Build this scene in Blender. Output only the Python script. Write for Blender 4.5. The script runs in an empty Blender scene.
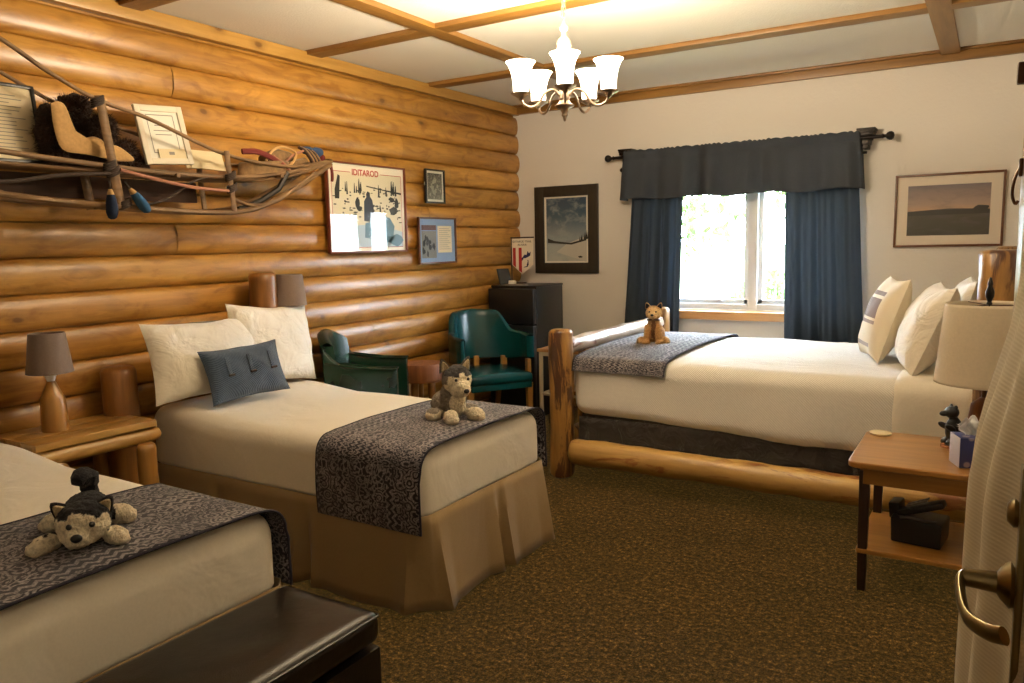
import bpy, bmesh, math, random
from mathutils import Vector, Matrix, noise, Euler
from math import sin, cos, pi, radians as rad
random.seed(7)
SC = bpy.context.scene
COL = SC.collection

# ------------------------------------------------------------------ mesh helper
class MB:
    def __init__(s): s.v=[]; s.f=[]; s.m=[]; s.uv={}; s.sm=[]
    def add(s, verts, faces, mat=0, mtx=None, smooth=True, uvs=None):
        o=len(s.v)
        for p in verts:
            p=Vector(p); s.v.append(mtx@p if mtx is not None else p)
        for i,f in enumerate(faces):
            s.f.append([o+k for k in f]); s.m.append(mat); s.sm.append(smooth)
            if uvs: s.uv[len(s.f)-1]=[uvs[k] for k in f]
        return s
    def box(s, c, d, mat=0, mtx=None, r=0.0, taper=1.0):
        bm=bmesh.new(); bmesh.ops.create_cube(bm,size=1)
        for v in bm.verts:
            k=taper if v.co.z<0 else 1
            v.co=Vector((v.co.x*d[0]*k,v.co.y*d[1]*k,v.co.z*d[2]))
        if r>0: bmesh.ops.bevel(bm,geom=bm.edges[:],offset=r,segments=2,profile=.6,affect='EDGES')
        bm.verts.index_update()
        vs=[v.co+Vector(c) for v in bm.verts]; fs=[[v.index for v in f.verts] for f in bm.faces]
        bm.free(); return s.add(vs,fs,mat,mtx,smooth=r>0)
    def tube(s, pts, rad, seg=10, mat=0, mtx=None, caps=True, flat=1.0, wob=0.0, closed=False):
        pts=[Vector(p) for p in pts]; n=len(pts)
        if not hasattr(rad,'__len__'): rad=[rad]*n
        vs=[];fs=[];up=None
        for i,p in enumerate(pts):
            if closed: t=(pts[(i+1)%n]-pts[i-1]).normalized()
            else: t=(pts[min(i+1,n-1)]-pts[max(i-1,0)]).normalized()
            if up is None:
                a=Vector((0,0,1)) if abs(t.z)<.9 else Vector((1,0,0))
                up=(a-t*a.dot(t)).normalized()
            else: up=(up-t*up.dot(t)).normalized()
            sd=t.cross(up)
            for k in range(seg):
                an=2*pi*k/seg; r=rad[i]
                if wob: r*=1+wob*noise.noise(Vector((i*.35+p.x*3,cos(an)*1.3+p.y*3,sin(an)*1.3+p.z*3)))
                vs.append(p+up*cos(an)*r+sd*sin(an)*r*flat)
        m=n if closed else n-1
        for i in range(m):
            j=(i+1)%n
            for k in range(seg):
                k2=(k+1)%seg
                fs.append([i*seg+k,i*seg+k2,j*seg+k2,j*seg+k])
        if caps and not closed:
            fs.append([k for k in range(seg)][::-1]); fs.append([(n-1)*seg+k for k in range(seg)])
        return s.add(vs,fs,mat,mtx)
    def lathe(s, prof, seg=24, mat=0, mtx=None, c=(0,0,0)):
        vs=[];fs=[]
        for r,z in prof:
            for k in range(seg):
                a=2*pi*k/seg; vs.append((c[0]+r*cos(a),c[1]+r*sin(a),c[2]+z))
        for i in range(len(prof)-1):
            for k in range(seg):
                k2=(k+1)%seg; fs.append([i*seg+k,i*seg+k2,(i+1)*seg+k2,(i+1)*seg+k])
        if prof[0][0]>1e-4: fs.append([k for k in range(seg)][::-1])
        if prof[-1][0]>1e-4: fs.append([(len(prof)-1)*seg+k for k in range(seg)])
        return s.add(vs,fs,mat,mtx)
    def ell(s, c, r, mat=0, mtx=None, rot=None, seg=16):
        vs=[];fs=[];n=seg//2
        R=Euler(rot).to_matrix() if rot else Matrix.Identity(3)
        for i in range(n+1):
            t=pi*i/n
            for k in range(seg):
                a=2*pi*k/seg
                vs.append(R@Vector((r[0]*sin(t)*cos(a),r[1]*sin(t)*sin(a),r[2]*cos(t)))+Vector(c))
        for i in range(n):
            for k in range(seg):
                k2=(k+1)%seg; fs.append([i*seg+k,(i+1)*seg+k,(i+1)*seg+k2,i*seg+k2])
        return s.add(vs,fs,mat,mtx)
    def grid(s, fn, nu, nv, mat=0, mtx=None, closed=False):
        vs=[];fs=[];uv=[]
        for i in range(nu+1):
            for j in range(nv+1):
                u=i/nu;v=j/nv; vs.append(fn(u,v)); uv.append((u,v))
        for i in range(nu):
            for j in range(nv):
                a=i*(nv+1)+j; fs.append([a,a+nv+1,a+nv+2,a+1])
        return s.add(vs,fs,mat,mtx,uvs=uv)
    def prism(s, poly, h, mat=0, mtx=None):
        n=len(poly)
        vs=[(x,y,0) for x,y in poly]+[(x,y,h) for x,y in poly]
        fs=[list(range(n))[::-1],[n+i for i in range(n)]]+[[i,(i+1)%n,n+(i+1)%n,n+i] for i in range(n)]
        return s.add(vs,fs,mat,mtx,smooth=False)
    def poly(s, pts, mat=0, mtx=None):
        return s.add(pts,[list(range(len(pts)))],mat,mtx,smooth=False)
    def mesh(s, name):
        me=bpy.data.meshes.new(name); me.from_pydata([tuple(v) for v in s.v],[],s.f)
        for i,p in enumerate(me.polygons): p.material_index=s.m[i]; p.use_smooth=s.sm[i]
        if s.uv:
            L=me.uv_layers.new(name='UVMap')
            for i,p in enumerate(me.polygons):
                if i in s.uv:
                    for k,li in enumerate(p.loop_indices): L.data[li].uv=s.uv[i][k]
        me.update(); return me
    def build(s, name, mats, parent=None, loc=None, rot=None, solid=0, weld=True, sub=0, sharp=True, bev=0):
        me=s.mesh(name)
        bm=bmesh.new(); bm.from_mesh(me)
        if weld: bmesh.ops.remove_doubles(bm,verts=bm.verts[:],dist=1e-5)
        bmesh.ops.recalc_face_normals(bm,faces=bm.faces[:])
        if sharp:
            for e in bm.edges:
                if len(e.link_faces)==2 and e.calc_face_angle(0)>rad(42): e.smooth=False
        bm.to_mesh(me); bm.free()
        if not isinstance(mats,(list,tuple)): mats=[mats]
        for m in mats: me.materials.append(m)
        o=bpy.data.objects.new(name,me); COL.objects.link(o)
        if parent: o.parent=parent
        if loc is not None: o.location=loc
        if rot is not None: o.rotation_euler=rot
        if sub:
            d=o.modifiers.new('sub','SUBSURF'); d.levels=sub; d.render_levels=sub
        if solid:
            d=o.modifiers.new('solid','SOLIDIFY'); d.thickness=solid; d.offset=0
        if bev:
            d=o.modifiers.new('bev','BEVEL'); d.width=bev; d.segments=2; d.limit_method='ANGLE'
        return o

def tag(o,label=None,cat=None,group=None,kind=None):
    if label: o['label']=label
    if cat: o['category']=cat
    if group: o['group']=group
    if kind: o['kind']=kind
    return o
def struct(o): o['kind']='structure'; return o
def thing(name,label,cat,loc=(0,0,0),rz=0,group=None):
    o=bpy.data.objects.new(name,None); COL.objects.link(o); o.empty_display_size=.1
    o.location=loc; o.rotation_euler=(0,0,rz); return tag(o,label,cat,group)
def copy_tree(o,parent=None):
    c=o.copy(); COL.objects.link(c); c.parent=parent
    for ch in [k for k in COL.objects if k.parent==o]: copy_tree(ch,c)
    return c
def T(x=0,y=0,z=0): return Matrix.Translation((x,y,z))
def RX(a): return Matrix.Rotation(a,4,'X')
def RY(a): return Matrix.Rotation(a,4,'Y')
def RZ(a): return Matrix.Rotation(a,4,'Z')
def spline(pts,n=8):
    P=[Vector(p) for p in pts]; out=[]
    for i in range(len(P)-1):
        a=P[max(i-1,0)];b=P[i];c=P[i+1];d=P[min(i+2,len(P)-1)]
        for k in range(n):
            t=k/n
            out.append(.5*((2*b)+(c-a)*t+(2*a-5*b+4*c-d)*t*t+(3*b-a-3*c+d)*t**3))
    out.append(P[-1]); return out
def text_mesh(body,size,extrude=.0004,align='CENTER',bold=0.0,name='lettering'):
    cu=bpy.data.curves.new(name,'FONT'); cu.body=body; cu.size=size; cu.extrude=extrude; cu.align_x=align; cu.offset=bold
    o=bpy.data.objects.new(name,cu); COL.objects.link(o)
    dg=bpy.context.evaluated_depsgraph_get(); dg.update()
    me=bpy.data.meshes.new_from_object(o.evaluated_get(dg)); me.name=name
    bpy.data.objects.remove(o); bpy.data.curves.remove(cu)
    return me

# ------------------------------------------------------------------ materials
def srgb(r,g,b):
    f=lambda c:(c/255/12.92) if c/255<=.04045 else ((c/255+.055)/1.055)**2.4
    return (f(r),f(g),f(b),1)
class NT:
    def __init__(s,name):
        s.m=bpy.data.materials.new(name); s.m.use_nodes=True; s.t=s.m.node_tree
        s.n=s.t.nodes; s.bs=s.n['Principled BSDF']; s.out=s.n['Material Output']
    def new(s,t,**k):
        n=s.n.new(t)
        for a,b in k.items(): setattr(n,a,b)
        return n
    def ln(s,a,b): s.t.links.new(a,b)
    def coord(s,kind='Object',scale=(1,1,1),rot=(0,0,0)):
        c=s.new('ShaderNodeTexCoord'); m=s.new('ShaderNodeMapping')
        m.inputs['Scale'].default_value=scale; m.inputs['Rotation'].default_value=rot
        s.ln(c.outputs[kind],m.inputs['Vector']); return m.outputs[0]
    def noise(s,vec,scale,detail=4,rough=.5,dist=0):
        n=s.new('ShaderNodeTexNoise'); n.inputs['Scale'].default_value=scale; n.inputs['Detail'].default_value=detail
        n.inputs['Roughness'].default_value=rough; n.inputs['Distortion'].default_value=dist
        s.ln(vec,n.inputs['Vector']); return n.outputs['Fac']
    def ramp(s,fac,stops,interp='LINEAR'):
        r=s.new('ShaderNodeValToRGB'); e=r.color_ramp.elements; r.color_ramp.interpolation=interp
        while len(e)<len(stops): e.new(.5)
        for i,(p,c) in enumerate(stops): e[i].position=p; e[i].color=c if len(c)==4 else (*c,1)
        s.ln(fac,r.inputs[0]); return r.outputs[0]
    def mix(s,a,b,fac,mode='MIX'):
        n=s.new('ShaderNodeMix',data_type='RGBA',blend_type=mode)
        if isinstance(fac,(int,float)): n.inputs[0].default_value=fac
        else: s.ln(fac,n.inputs[0])
        for q,i in ((a,6),(b,7)):
            if isinstance(q,tuple): n.inputs[i].default_value=q
            else: s.ln(q,n.inputs[i])
        return n.outputs[2]
    def math(s,op,a,b=None):
        n=s.new('ShaderNodeMath',operation=op)
        for q,i in ((a,0),(b,1)):
            if q is None: continue
            if isinstance(q,(int,float)): n.inputs[i].default_value=q
            else: s.ln(q,n.inputs[i])
        return n.outputs[0]
    def bump(s,h,strength=.3,dist=.01,prev=None):
        b=s.new('ShaderNodeBump'); b.inputs['Strength'].default_value=strength; b.inputs['Distance'].default_value=dist
        s.ln(h,b.inputs['Height'])
        if prev is not None: s.ln(prev,b.inputs['Normal'])
        s.ln(b.outputs[0],s.bs.inputs['Normal']); return b.outputs[0]
    def col(s,c):
        if isinstance(c,tuple): s.bs.inputs['Base Color'].default_value=c
        else: s.ln(c,s.bs.inputs['Base Color'])
    def set(s,**k):
        for a,b in k.items(): s.bs.inputs[a.replace('_',' ')].default_value=b
        return s
BLK=(0,0,0,1);WHT=(1,1,1,1)
def plain(name,c,rough=.5,metal=0,**k):
    t=NT(name); t.col(c if len(c)==4 else (*c,1)); t.set(Roughness=rough,Metallic=metal,**k); return t.m
def wood(name,light,dark,axis='X',rough=.35,coat=0.0,knots=True,knotcol=(.10,.035,.01,1),gs=1.0,bumpy=.15,knot_scale=3.2,attr=False,patch=None,flatx=False):
    t=NT(name); st=.08
    sc={'X':(st,1,1),'Y':(1,st,1),'Z':(1,1,st)}[axis]
    v=t.coord('Object',sc)
    g=t.noise(v,34*gs,6,.6,.6); g2=t.noise(v,7*gs,3,.5,1.2)
    c1=t.ramp(g,[(.3,dark),(.66,light)]); c2=t.ramp(g2,[(.3,dark),(.7,light)])
    c=t.mix(c1,c2,.5)
    big=t.noise(t.coord('Object'),1.3,2); c=t.mix(c,t.ramp(big,[(.35,(.75,.70,.62,1)),(.65,(1.1,1.08,1.02,1))]),.6,'MULTIPLY')
    if attr:
        a=t.new('ShaderNodeAttribute',attribute_name='tint'); c=t.mix(c,a.outputs['Color'],1.0,'MULTIPLY')
    if knots:
        vs={'X':(.6,1,1),'Y':(1,.6,1),'Z':(1,1,.6)}[axis]
        if flatx: vs=(0,.62,1)
        vv=t.coord('Object',vs)
        nz=t.new('ShaderNodeTexNoise'); nz.inputs['Scale'].default_value=9; t.ln(vv,nz.inputs['Vector'])
        add=t.new('ShaderNodeVectorMath',operation='MULTIPLY_ADD'); add.inputs[1].default_value=(.03,.03,.03)
        t.ln(nz.outputs['Color'],add.inputs[0]); t.ln(vv,add.inputs[2])
        vo=t.new('ShaderNodeTexVoronoi'); vo.inputs['Scale'].default_value=knot_scale; t.ln(add.outputs[0],vo.inputs['Vector'])
        k=t.ramp(vo.outputs['Distance'],[(.0,WHT),(.06,WHT),(.095,(.4,.4,.4,1)),(.19,BLK)])
        c=t.mix(c,knotcol,t.math('MULTIPLY',k,.8))
    if patch:
        ps={'X':(.22,1,1),'Y':(1,.22,1),'Z':(1,1,.22)}[axis]
        pn=t.noise(t.coord('Object',ps),patch[1],5,.65,.8)
        c=t.mix(c,patch[0],t.ramp(pn,[(patch[2],BLK),(patch[2]+.07,WHT)]))
    if flatx:
        mo=t.noise(t.coord('Object',(1,.35,1)),9,4,.6,1.5); c=t.mix(c,t.ramp(mo,[(.36,(.62,.50,.36,1)),(.52,WHT),(.7,(1.08,1.06,1.0,1))]),.75,'MULTIPLY')
    t.col(c); t.set(Roughness=rough,Coat_Weight=coat,Coat_Roughness=.28)
    t.bump(g,bumpy,.004); return t.m
def cloth(name,c,scale=400,rough=.9,bumps=.25,var=.08,wr=0.0,wrscale=3,sheen=.2,c2=None,ridge=None):
    t=NT(name); v=t.coord('Object')
    n=t.noise(v,scale*.25,3); n2=t.noise(v,2.5,3)
    cc=c2 or tuple(x*(1-var*2.2) for x in c[:3])+(1,)
    col=t.mix(t.ramp(n,[(.35,cc),(.65,c)]),t.ramp(n2,[(.3,cc),(.7,c)]),.4)
    t.col(col); t.set(Roughness=rough,Sheen_Weight=sheen)
    prev=None
    if wr:
        w=t.noise(v,wrscale,3,.5,.8); prev=t.bump(w,wr,.05)
    if ridge:
        w=t.new('ShaderNodeTexWave',bands_direction=ridge[0]); w.inputs['Scale'].default_value=ridge[1]; w.inputs['Distortion'].default_value=.3
        t.ln(v,w.inputs['Vector']); prev=t.bump(w.outputs['Fac'],ridge[2],.004,prev)
    n3=t.noise(v,scale,2); t.bump(n3,bumps,.002,prev); return t.m
def leather(name,c,rough=.3,bumps=.15):
    t=NT(name); v=t.coord('Object')
    n=t.noise(v,3.5,4); t.col(t.mix(c,tuple(x*.6 for x in c[:3])+(1,),n))
    vo=t.new('ShaderNodeTexVoronoi'); vo.inputs['Scale'].default_value=260; t.ln(v,vo.inputs['Vector'])
    t.set(Roughness=rough); p=t.bump(t.noise(v,7,3),.35,.012); t.bump(vo.outputs['Distance'],bumps,.002,p); return t.m

M={}
M['log']=wood('varnished_log',srgb(202,150,70),srgb(150,102,36),'Y',.38,.24,attr=True,bumpy=.35,knot_scale=5.2,flatx=True)
M['trimlog']=wood('edge_board',srgb(198,154,80),srgb(160,116,50),'Y',.4,.2,knot_scale=4)
M['beam']=wood('beam_wood',srgb(160,116,54),srgb(112,78,32),'X',.45,.1,knot_scale=1.8)
M['beam_y']=wood('beam_wood_long',srgb(160,116,54),srgb(112,78,32),'Y',.45,.1,knot_scale=1.8)
M['furn']=wood('pine_furniture',srgb(196,154,82),srgb(146,104,46),'Y',.35,.3,knot_scale=2.6)
M['furn_x']=wood('honey_oak',srgb(186,136,68),srgb(144,98,44),'X',.28,.35,knots=False)
M['furn_z']=wood('pine_log_upright',srgb(192,146,76),srgb(136,92,38),'Z',.38,.3,knot_scale=3.2,gs=.8)
M['post']=wood('weathered_post',srgb(188,142,74),srgb(90,58,26),'Z',.4,.25,knot_scale=3.5,gs=.5,patch=(srgb(76,42,20),10,.50))
M['rail']=wood('bed_rail_log',srgb(216,178,104),srgb(142,100,46),'X',.4,.2,knot_scale=3.0,gs=.5,patch=(srgb(138,86,40),9,.54))
M['birch']=wood('peeled_pale_log',srgb(232,216,192),srgb(120,86,58),'Y',.36,.4,knot_scale=5,gs=.35,patch=(srgb(120,70,44),13,.53))
M['redlog']=wood('red_stained_log',srgb(160,110,54),srgb(112,74,32),'Z',.4,.25)
M['sill']=wood('sill_wood',srgb(214,166,106),srgb(182,128,70),'X',.4)
M['sled']=wood('weathered_sled_wood',srgb(150,116,76),srgb(72,50,30),'Y',.6,knots=False)
M['backpanel']=wood('smoked_plank',srgb(84,52,28),srgb(44,26,14),'Y',.8,knots=False)
M['darkwood']=wood('dark_walnut',srgb(58,34,20),srgb(34,20,12),'Z',.4,knots=False)
M['framebrown']=wood('brown_frame',srgb(112,66,32),srgb(76,42,18),'X',.35,knots=False)
M['framered']=plain('mahogany_frame',srgb(110,50,30),.35)
M['bark']=wood('bark',srgb(160,100,52),srgb(88,48,22),'Z',.7,knots=False,gs=.6,bumpy=.8)
M['black']=plain('black_plastic',srgb(26,26,28),.35)
M['blackm']=plain('black_metal',srgb(34,28,24),.4,.6)
M['blackframe']=plain('black_frame',srgb(24,22,20),.35)
M['fridge']=plain('fridge_black',srgb(24,24,26),.32)
M['white']=plain('white_vinyl',srgb(232,234,236),.4)
M['paper']=plain('paper',srgb(232,226,210),.7)
M['paperc']=plain('cream_paper',srgb(226,208,168),.75)
M['ink']=plain('ink',srgb(50,48,46),.7)
M['inklt']=plain('faded_ink',srgb(140,134,124),.7)
M['red']=plain('red_print',srgb(176,40,38),.6)
M['navy']=plain('navy_print',srgb(34,34,84),.6)
M['bronze']=plain('bronze_metal',srgb(92,64,44),.35,.8)
M['nickel']=plain('brushed_nickel',srgb(180,160,140),.3,.9)
M['brass']=plain('aged_brass',srgb(140,126,92),.28,1)
M['creamm']=plain('cream_painted_metal',srgb(212,196,164),.45,.2)
M['teal']=leather('teal_vinyl',srgb(10,72,76),.24)
M['green']=leather('green_vinyl',srgb(16,50,36),.26)
M['bench']=leather('espresso_leather',srgb(26,18,13),.30,.2)
M['lampgrey']=cloth('taupe_lampshade',srgb(122,104,92),500,.9,.15)
M['sheet']=cloth('cream_sheet',srgb(246,238,220),500,.85,.15,.03,wr=.25,wrscale=4)
M['coverlet']=cloth('ribbed_coverlet',srgb(248,244,234),300,.85,.15,.03,wr=.2,wrscale=3,ridge=('DIAGONAL',42,.35))
M['case']=cloth('cream_pillowcase',srgb(248,240,222),500,.85,.15,.03,wr=.5,wrscale=7)
M['skirt']=cloth('khaki_skirt',srgb(152,126,84),500,.9,.2,.04,wr=.12,wrscale=3)
M['dark_ruffle']=cloth('dark_boxspring_cover',srgb(40,32,26),400,.85,.3,.1,wr=.9,wrscale=9)
M['bluepil']=cloth('slate_blue_knit',srgb(72,88,108),200,.95,.5,.12,ridge=('DIAGONAL',60,.7))
M['khaki_cord']=cloth('cord',srgb(150,110,90),500,.9)
M['denim']=plain('blue_cloth',srgb(44,68,104),.9)
M['maroon']=plain('maroon_cloth',srgb(104,32,26),.85)
M['pinkrope']=plain('pink_rope',srgb(158,108,86),.85)
M['darkrope']=plain('dark_rope',srgb(58,44,34),.85)
M['tansuede']=cloth('tan_suede',srgb(208,164,104),300,.9,.3,.1)
M['net']=cloth('old_netting',srgb(150,116,74),120,.9,.8,.25)

def fur(name,c,d):
    t=NT(name); v=t.coord('Object')
    n=t.noise(v,260,3,.6); n2=t.noise(v,60,3)
    t.col(t.mix(t.ramp(n,[(.35,d),(.62,c)]),t.ramp(n2,[(.3,d),(.6,c)]),.45)); t.set(Roughness=1,Sheen_Weight=.05)
    p=t.bump(n2,.6,.01); t.bump(n,.9,.006,p); return t.m
M['darkfur']=fur('dark_fur',srgb(70,44,28),srgb(24,15,10))
def plushmat(name,attr='furcol'):
    t=NT(name); v=t.coord('Object'); a=t.new('ShaderNodeAttribute',attribute_name=attr)
    n=t.noise(v,420,3,.7); n2=t.noise(v,110,3,.6)
    t.col(t.mix(a.outputs['Color'],t.ramp(n2,[(.3,(.6,.58,.55,1)),(.6,(1.05,1.05,1.05,1))]),.8,'MULTIPLY'))
    t.set(Roughness=1,Sheen_Weight=.08); p=t.bump(n2,.8,.008); t.bump(n,.8,.004,p); return t.m
M['plush']=plushmat('plush_fur')

# carpet
t=NT('brown_shag_carpet'); v=t.coord('Object')
n1=t.noise(v,150,2,.6); n2=t.noise(v,48,5,.85); n3=t.noise(v,2.2,3); n4=t.noise(v,14,4,.8)
c=t.ramp(n2,[(.36,srgb(20,12,4)),(.47,srgb(64,46,20)),(.56,srgb(104,80,42)),(.68,srgb(176,144,86))])
c=t.mix(c,t.ramp(n1,[(.36,(.35,.32,.28,1)),(.5,(.95,.92,.88,1)),(.66,(1.7,1.65,1.55,1))]),.85,'MULTIPLY')
c=t.mix(c,t.ramp(n4,[(.35,(.66,.64,.60,1)),(.65,(1.2,1.2,1.16,1))]),.8,'MULTIPLY')
c=t.mix(c,t.ramp(n3,[(.3,(.50,.435,.345,1)),(.7,(.70,.61,.49,1))]),1.0,'MULTIPLY')
t.col(c); t.set(Roughness=1,Specular_IOR_Level=.15); p=t.bump(n2,1,.03); t.bump(n1,.9,.012,p); M['carpet']=t.m
def plaster(name,c,sc,st):
    t=NT(name); v=t.coord('Object'); t.col(t.mix(c,tuple(x*.94 for x in c[:3])+(1,),t.noise(v,1.5,3))); t.set(Roughness=.9)
    t.bump(t.noise(v,sc,4,.6),st,.006); return t.m
M['wall']=plaster('wall_plaster',srgb(226,218,206),45,.35)
M['ceil']=plaster('ceiling_plaster',srgb(232,226,214),90,.5)

# patterned bed runner: bands of zigzags, lace dots and leaf scrolls over woven navy
def runner_mat(name,a,b):
    t=NT(name); v=t.coord('UV',(2.1,.57,1))     # metres of cloth
    sp=t.new('ShaderNodeSeparateXYZ'); t.ln(v,sp.inputs[0])
    def comb(x,y=0.0):
        c=t.new('ShaderNodeCombineXYZ')
        for q,k in ((x,0),(y,1)):
            if isinstance(q,float): c.inputs[k].default_value=q
            else: t.ln(q,c.inputs[k])
        return c.outputs[0]
    wob=t.noise(v,9,2)
    yy=t.math('ADD',sp.outputs[1],t.math('MULTIPLY',wob,.02))
    tri=t.math('PINGPONG',sp.outputs[0],.022)
    zl=t.math('PINGPONG',t.math('ADD',yy,t.math('MULTIPLY',tri,.9)),.017)
    zig=t.ramp(t.math('MULTIPLY',zl,58),[(.42,BLK),(.62,WHT)])
    vo=t.new('ShaderNodeTexVoronoi',feature='DISTANCE_TO_EDGE'); vo.inputs['Scale'].default_value=42; t.ln(v,vo.inputs['Vector'])
    lace=t.ramp(vo.outputs['Distance'],[(.06,WHT),(.16,BLK)])
    vr=t.new('ShaderNodeTexVoronoi'); vr.inputs['Scale'].default_value=17; t.ln(v,vr.inputs['Vector'])
    rings=t.ramp(t.math('PINGPONG',vr.outputs['Distance'],.12),[(.03,BLK),(.07,WHT)])
    mg=t.new('ShaderNodeTexMagic',turbulence_depth=4); mg.inputs['Scale'].default_value=17; mg.inputs['Distortion'].default_value=2.6; t.ln(v,mg.inputs['Vector'])
    scroll=t.ramp(mg.outputs['Fac'],[(.50,BLK),(.60,WHT)])
    nb=t.noise(comb(t.math('MULTIPLY',sp.outputs[0],1.1),t.math('MULTIPLY',yy,9.0)),1.4,1)
    p=t.mix(zig,lace,t.ramp(nb,[(.0,BLK),(.43,WHT)],'CONSTANT'))
    p=t.mix(p,rings,t.ramp(nb,[(.0,BLK),(.50,WHT)],'CONSTANT')); p=t.mix(p,scroll,t.ramp(nb,[(.0,BLK),(.57,WHT)],'CONSTANT'))
    wv=t.noise(t.coord('Object'),150,3,.8); wear=t.ramp(wv,[(.40,(.25,.25,.25,1)),(.60,WHT)])
    p=t.mix(p,wear,1.0,'MULTIPLY'); p=t.mix(p,t.ramp(t.noise(v,6,3),[(.35,(.4,.4,.4,1)),(.65,WHT)]),.7,'MULTIPLY')
    t.col(t.mix(a,b,p)); t.set(Roughness=.95,Sheen_Weight=.15); t.bump(wv,.6,.003); return t.m
M['runner']=runner_mat('runner_print',srgb(28,27,40),srgb(172,164,164))
t=NT('runner_edging'); t.col(srgb(40,38,52)); t.set(Roughness=.9); M['edging']=t.m

# curtains: thin cloth letting some daylight through
def sheer(name,c,trans,alpha=1,rough=.9,vs=300):
    t=NT(name); v=t.coord('Object'); t.col(t.mix(c,tuple(x*.8 for x in c[:3])+(1,),t.noise(v,vs*.3,3))); t.set(Roughness=rough)
    t.bump(t.noise(v,vs,2),.25,.002)
    tr=t.new('ShaderNodeBsdfTranslucent'); tr.inputs[0].default_value=c
    mx=t.new('ShaderNodeMixShader'); mx.inputs[0].default_value=trans
    t.ln(t.bs.outputs[0],mx.inputs[1]); t.ln(tr.outputs[0],mx.inputs[2]); s=mx.outputs[0]
    if alpha<1:
        tp=t.new('ShaderNodeBsdfTransparent'); m2=t.new('ShaderNodeMixShader'); m2.inputs[0].default_value=alpha
        t.ln(tp.outputs[0],m2.inputs[1]); t.ln(s,m2.inputs[2]); s=m2.outputs[0]
    t.ln(s,t.out.inputs['Surface']); return t.m
M['curtain']=sheer('slate_curtain',srgb(66,77,88),.40,.985)
M['valance']=sheer('slate_valance',srgb(60,65,72),.05)
M['shade_white']=sheer('cream_lampshade',srgb(236,222,196),.25)
# lace door curtain
t=NT('lace_curtain'); v=t.coord('Object'); t.col(srgb(232,218,186)); t.set(Roughness=.9)
w=t.new('ShaderNodeTexWave',bands_direction='Z'); w.inputs['Scale'].default_value=60; w.inputs['Distortion'].default_value=.4; w.inputs['Detail'].default_value=1; t.ln(v,w.inputs['Vector'])
w2=t.new('ShaderNodeTexWave',bands_direction='Y'); w2.inputs['Scale'].default_value=90; t.ln(v,w2.inputs['Vector'])
t.col(t.mix(srgb(226,212,180),srgb(240,228,200),w.outputs['Fac']))
p=t.bump(w.outputs['Fac'],.12,.002)
tr=t.new('ShaderNodeBsdfTranslucent'); tr.inputs[0].default_value=srgb(236,224,196); mx=t.new('ShaderNodeMixShader'); mx.inputs[0].default_value=.3
t.ln(t.bs.outputs[0],mx.inputs[1]); t.ln(tr.outputs[0],mx.inputs[2]); t.ln(mx.outputs[0],t.out.inputs['Surface']); M['lace']=t.m
# glass
t=NT('window_glass'); gl=t.new('ShaderNodeBsdfGlossy'); gl.inputs['Roughness'].default_value=.02; tp=t.new('ShaderNodeBsdfTransparent'); mx=t.new('ShaderNodeMixShader')
lw=t.new('ShaderNodeLayerWeight'); lw.inputs[0].default_value=.5; fq=t.math('ADD',t.math('MULTIPLY',t.math('POWER',lw.outputs['Facing'],4.0),.9),.02); t.ln(fq,mx.inputs[0]); t.ln(tp.outputs[0],mx.inputs[1]); t.ln(gl.outputs[0],mx.inputs[2]); t.ln(mx.outputs[0],t.out.inputs['Surface']); M['glass']=t.m
# chandelier shade: lit alabaster glass
LAMP=(1.0,.66,.34,1)
t=NT('lit_frosted_glass'); t.col(srgb(255,244,224)); t.bs.inputs['Emission Color'].default_value=(1,.87,.68,1); t.set(Roughness=.4,Emission_Strength=7.0); M['litglass']=t.m
t=NT('bulb_glow'); t.bs.inputs['Emission Color'].default_value=(1,.82,.55,1); t.set(Emission_Strength=30.0); M['bulb']=t.m
# skies / picture prints
def sky_print(name,stops,axis,nsc,amt,cloud):
    t=NT(name); c=t.new('ShaderNodeTexCoord'); sp=t.new('ShaderNodeSeparateXYZ'); t.ln(c.outputs['UV'],sp.inputs[0])
    base=t.ramp(sp.outputs[axis],stops); mp=t.new('ShaderNodeMapping'); mp.inputs['Scale'].default_value=(1,2,1); t.ln(c.outputs['UV'],mp.inputs[0])
    n=t.noise(mp.outputs[0],nsc,5,.6,.5); t.col(t.mix(base,cloud,t.math('MULTIPLY',t.ramp(n,[(.48,BLK),(.62,WHT)]),amt))); t.set(Roughness=.35,Coat_Weight=.6,Coat_Roughness=.03); return t.m
M['snowpic']=sky_print('snow_painting',[(0,srgb(186,186,176)),(.26,srgb(166,170,168)),(.30,srgb(140,146,150)),(.34,srgb(150,160,164)),(.7,srgb(64,92,112)),(1,srgb(46,70,92))],1,3.5,.55,srgb(156,164,166))
M['duskpic']=sky_print('dusk_photo',[(0,srgb(58,56,46)),(.42,srgb(70,66,54)),(.47,srgb(90,76,66)),(.5,srgb(190,150,118)),(.62,srgb(168,142,124)),(1,srgb(112,100,104))],1,3,.35,srgb(96,88,92))
M['snowphoto']=plain('snow_photo',srgb(226,214,184),.5,Coat_Weight=.7)
M['posterwhite']=plain('poster_white',srgb(236,226,206),.5)
M['mat_blue']=plain('pale_blue_mat',srgb(128,152,182),.7)
M['mat_cream']=plain('cream_mat',srgb(222,208,188),.7)
M['greyphoto']=sky_print('grey_photo',[(0,srgb(120,116,104)),(.6,srgb(90,88,80)),(1,srgb(60,58,52))],1,9,.6,srgb(170,166,150))
t=NT('picture_glazing'); gl=t.new('ShaderNodeBsdfGlossy'); gl.inputs['Roughness'].default_value=.03; tp=t.new('ShaderNodeBsdfTransparent'); mx=t.new('ShaderNodeMixShader')
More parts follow.
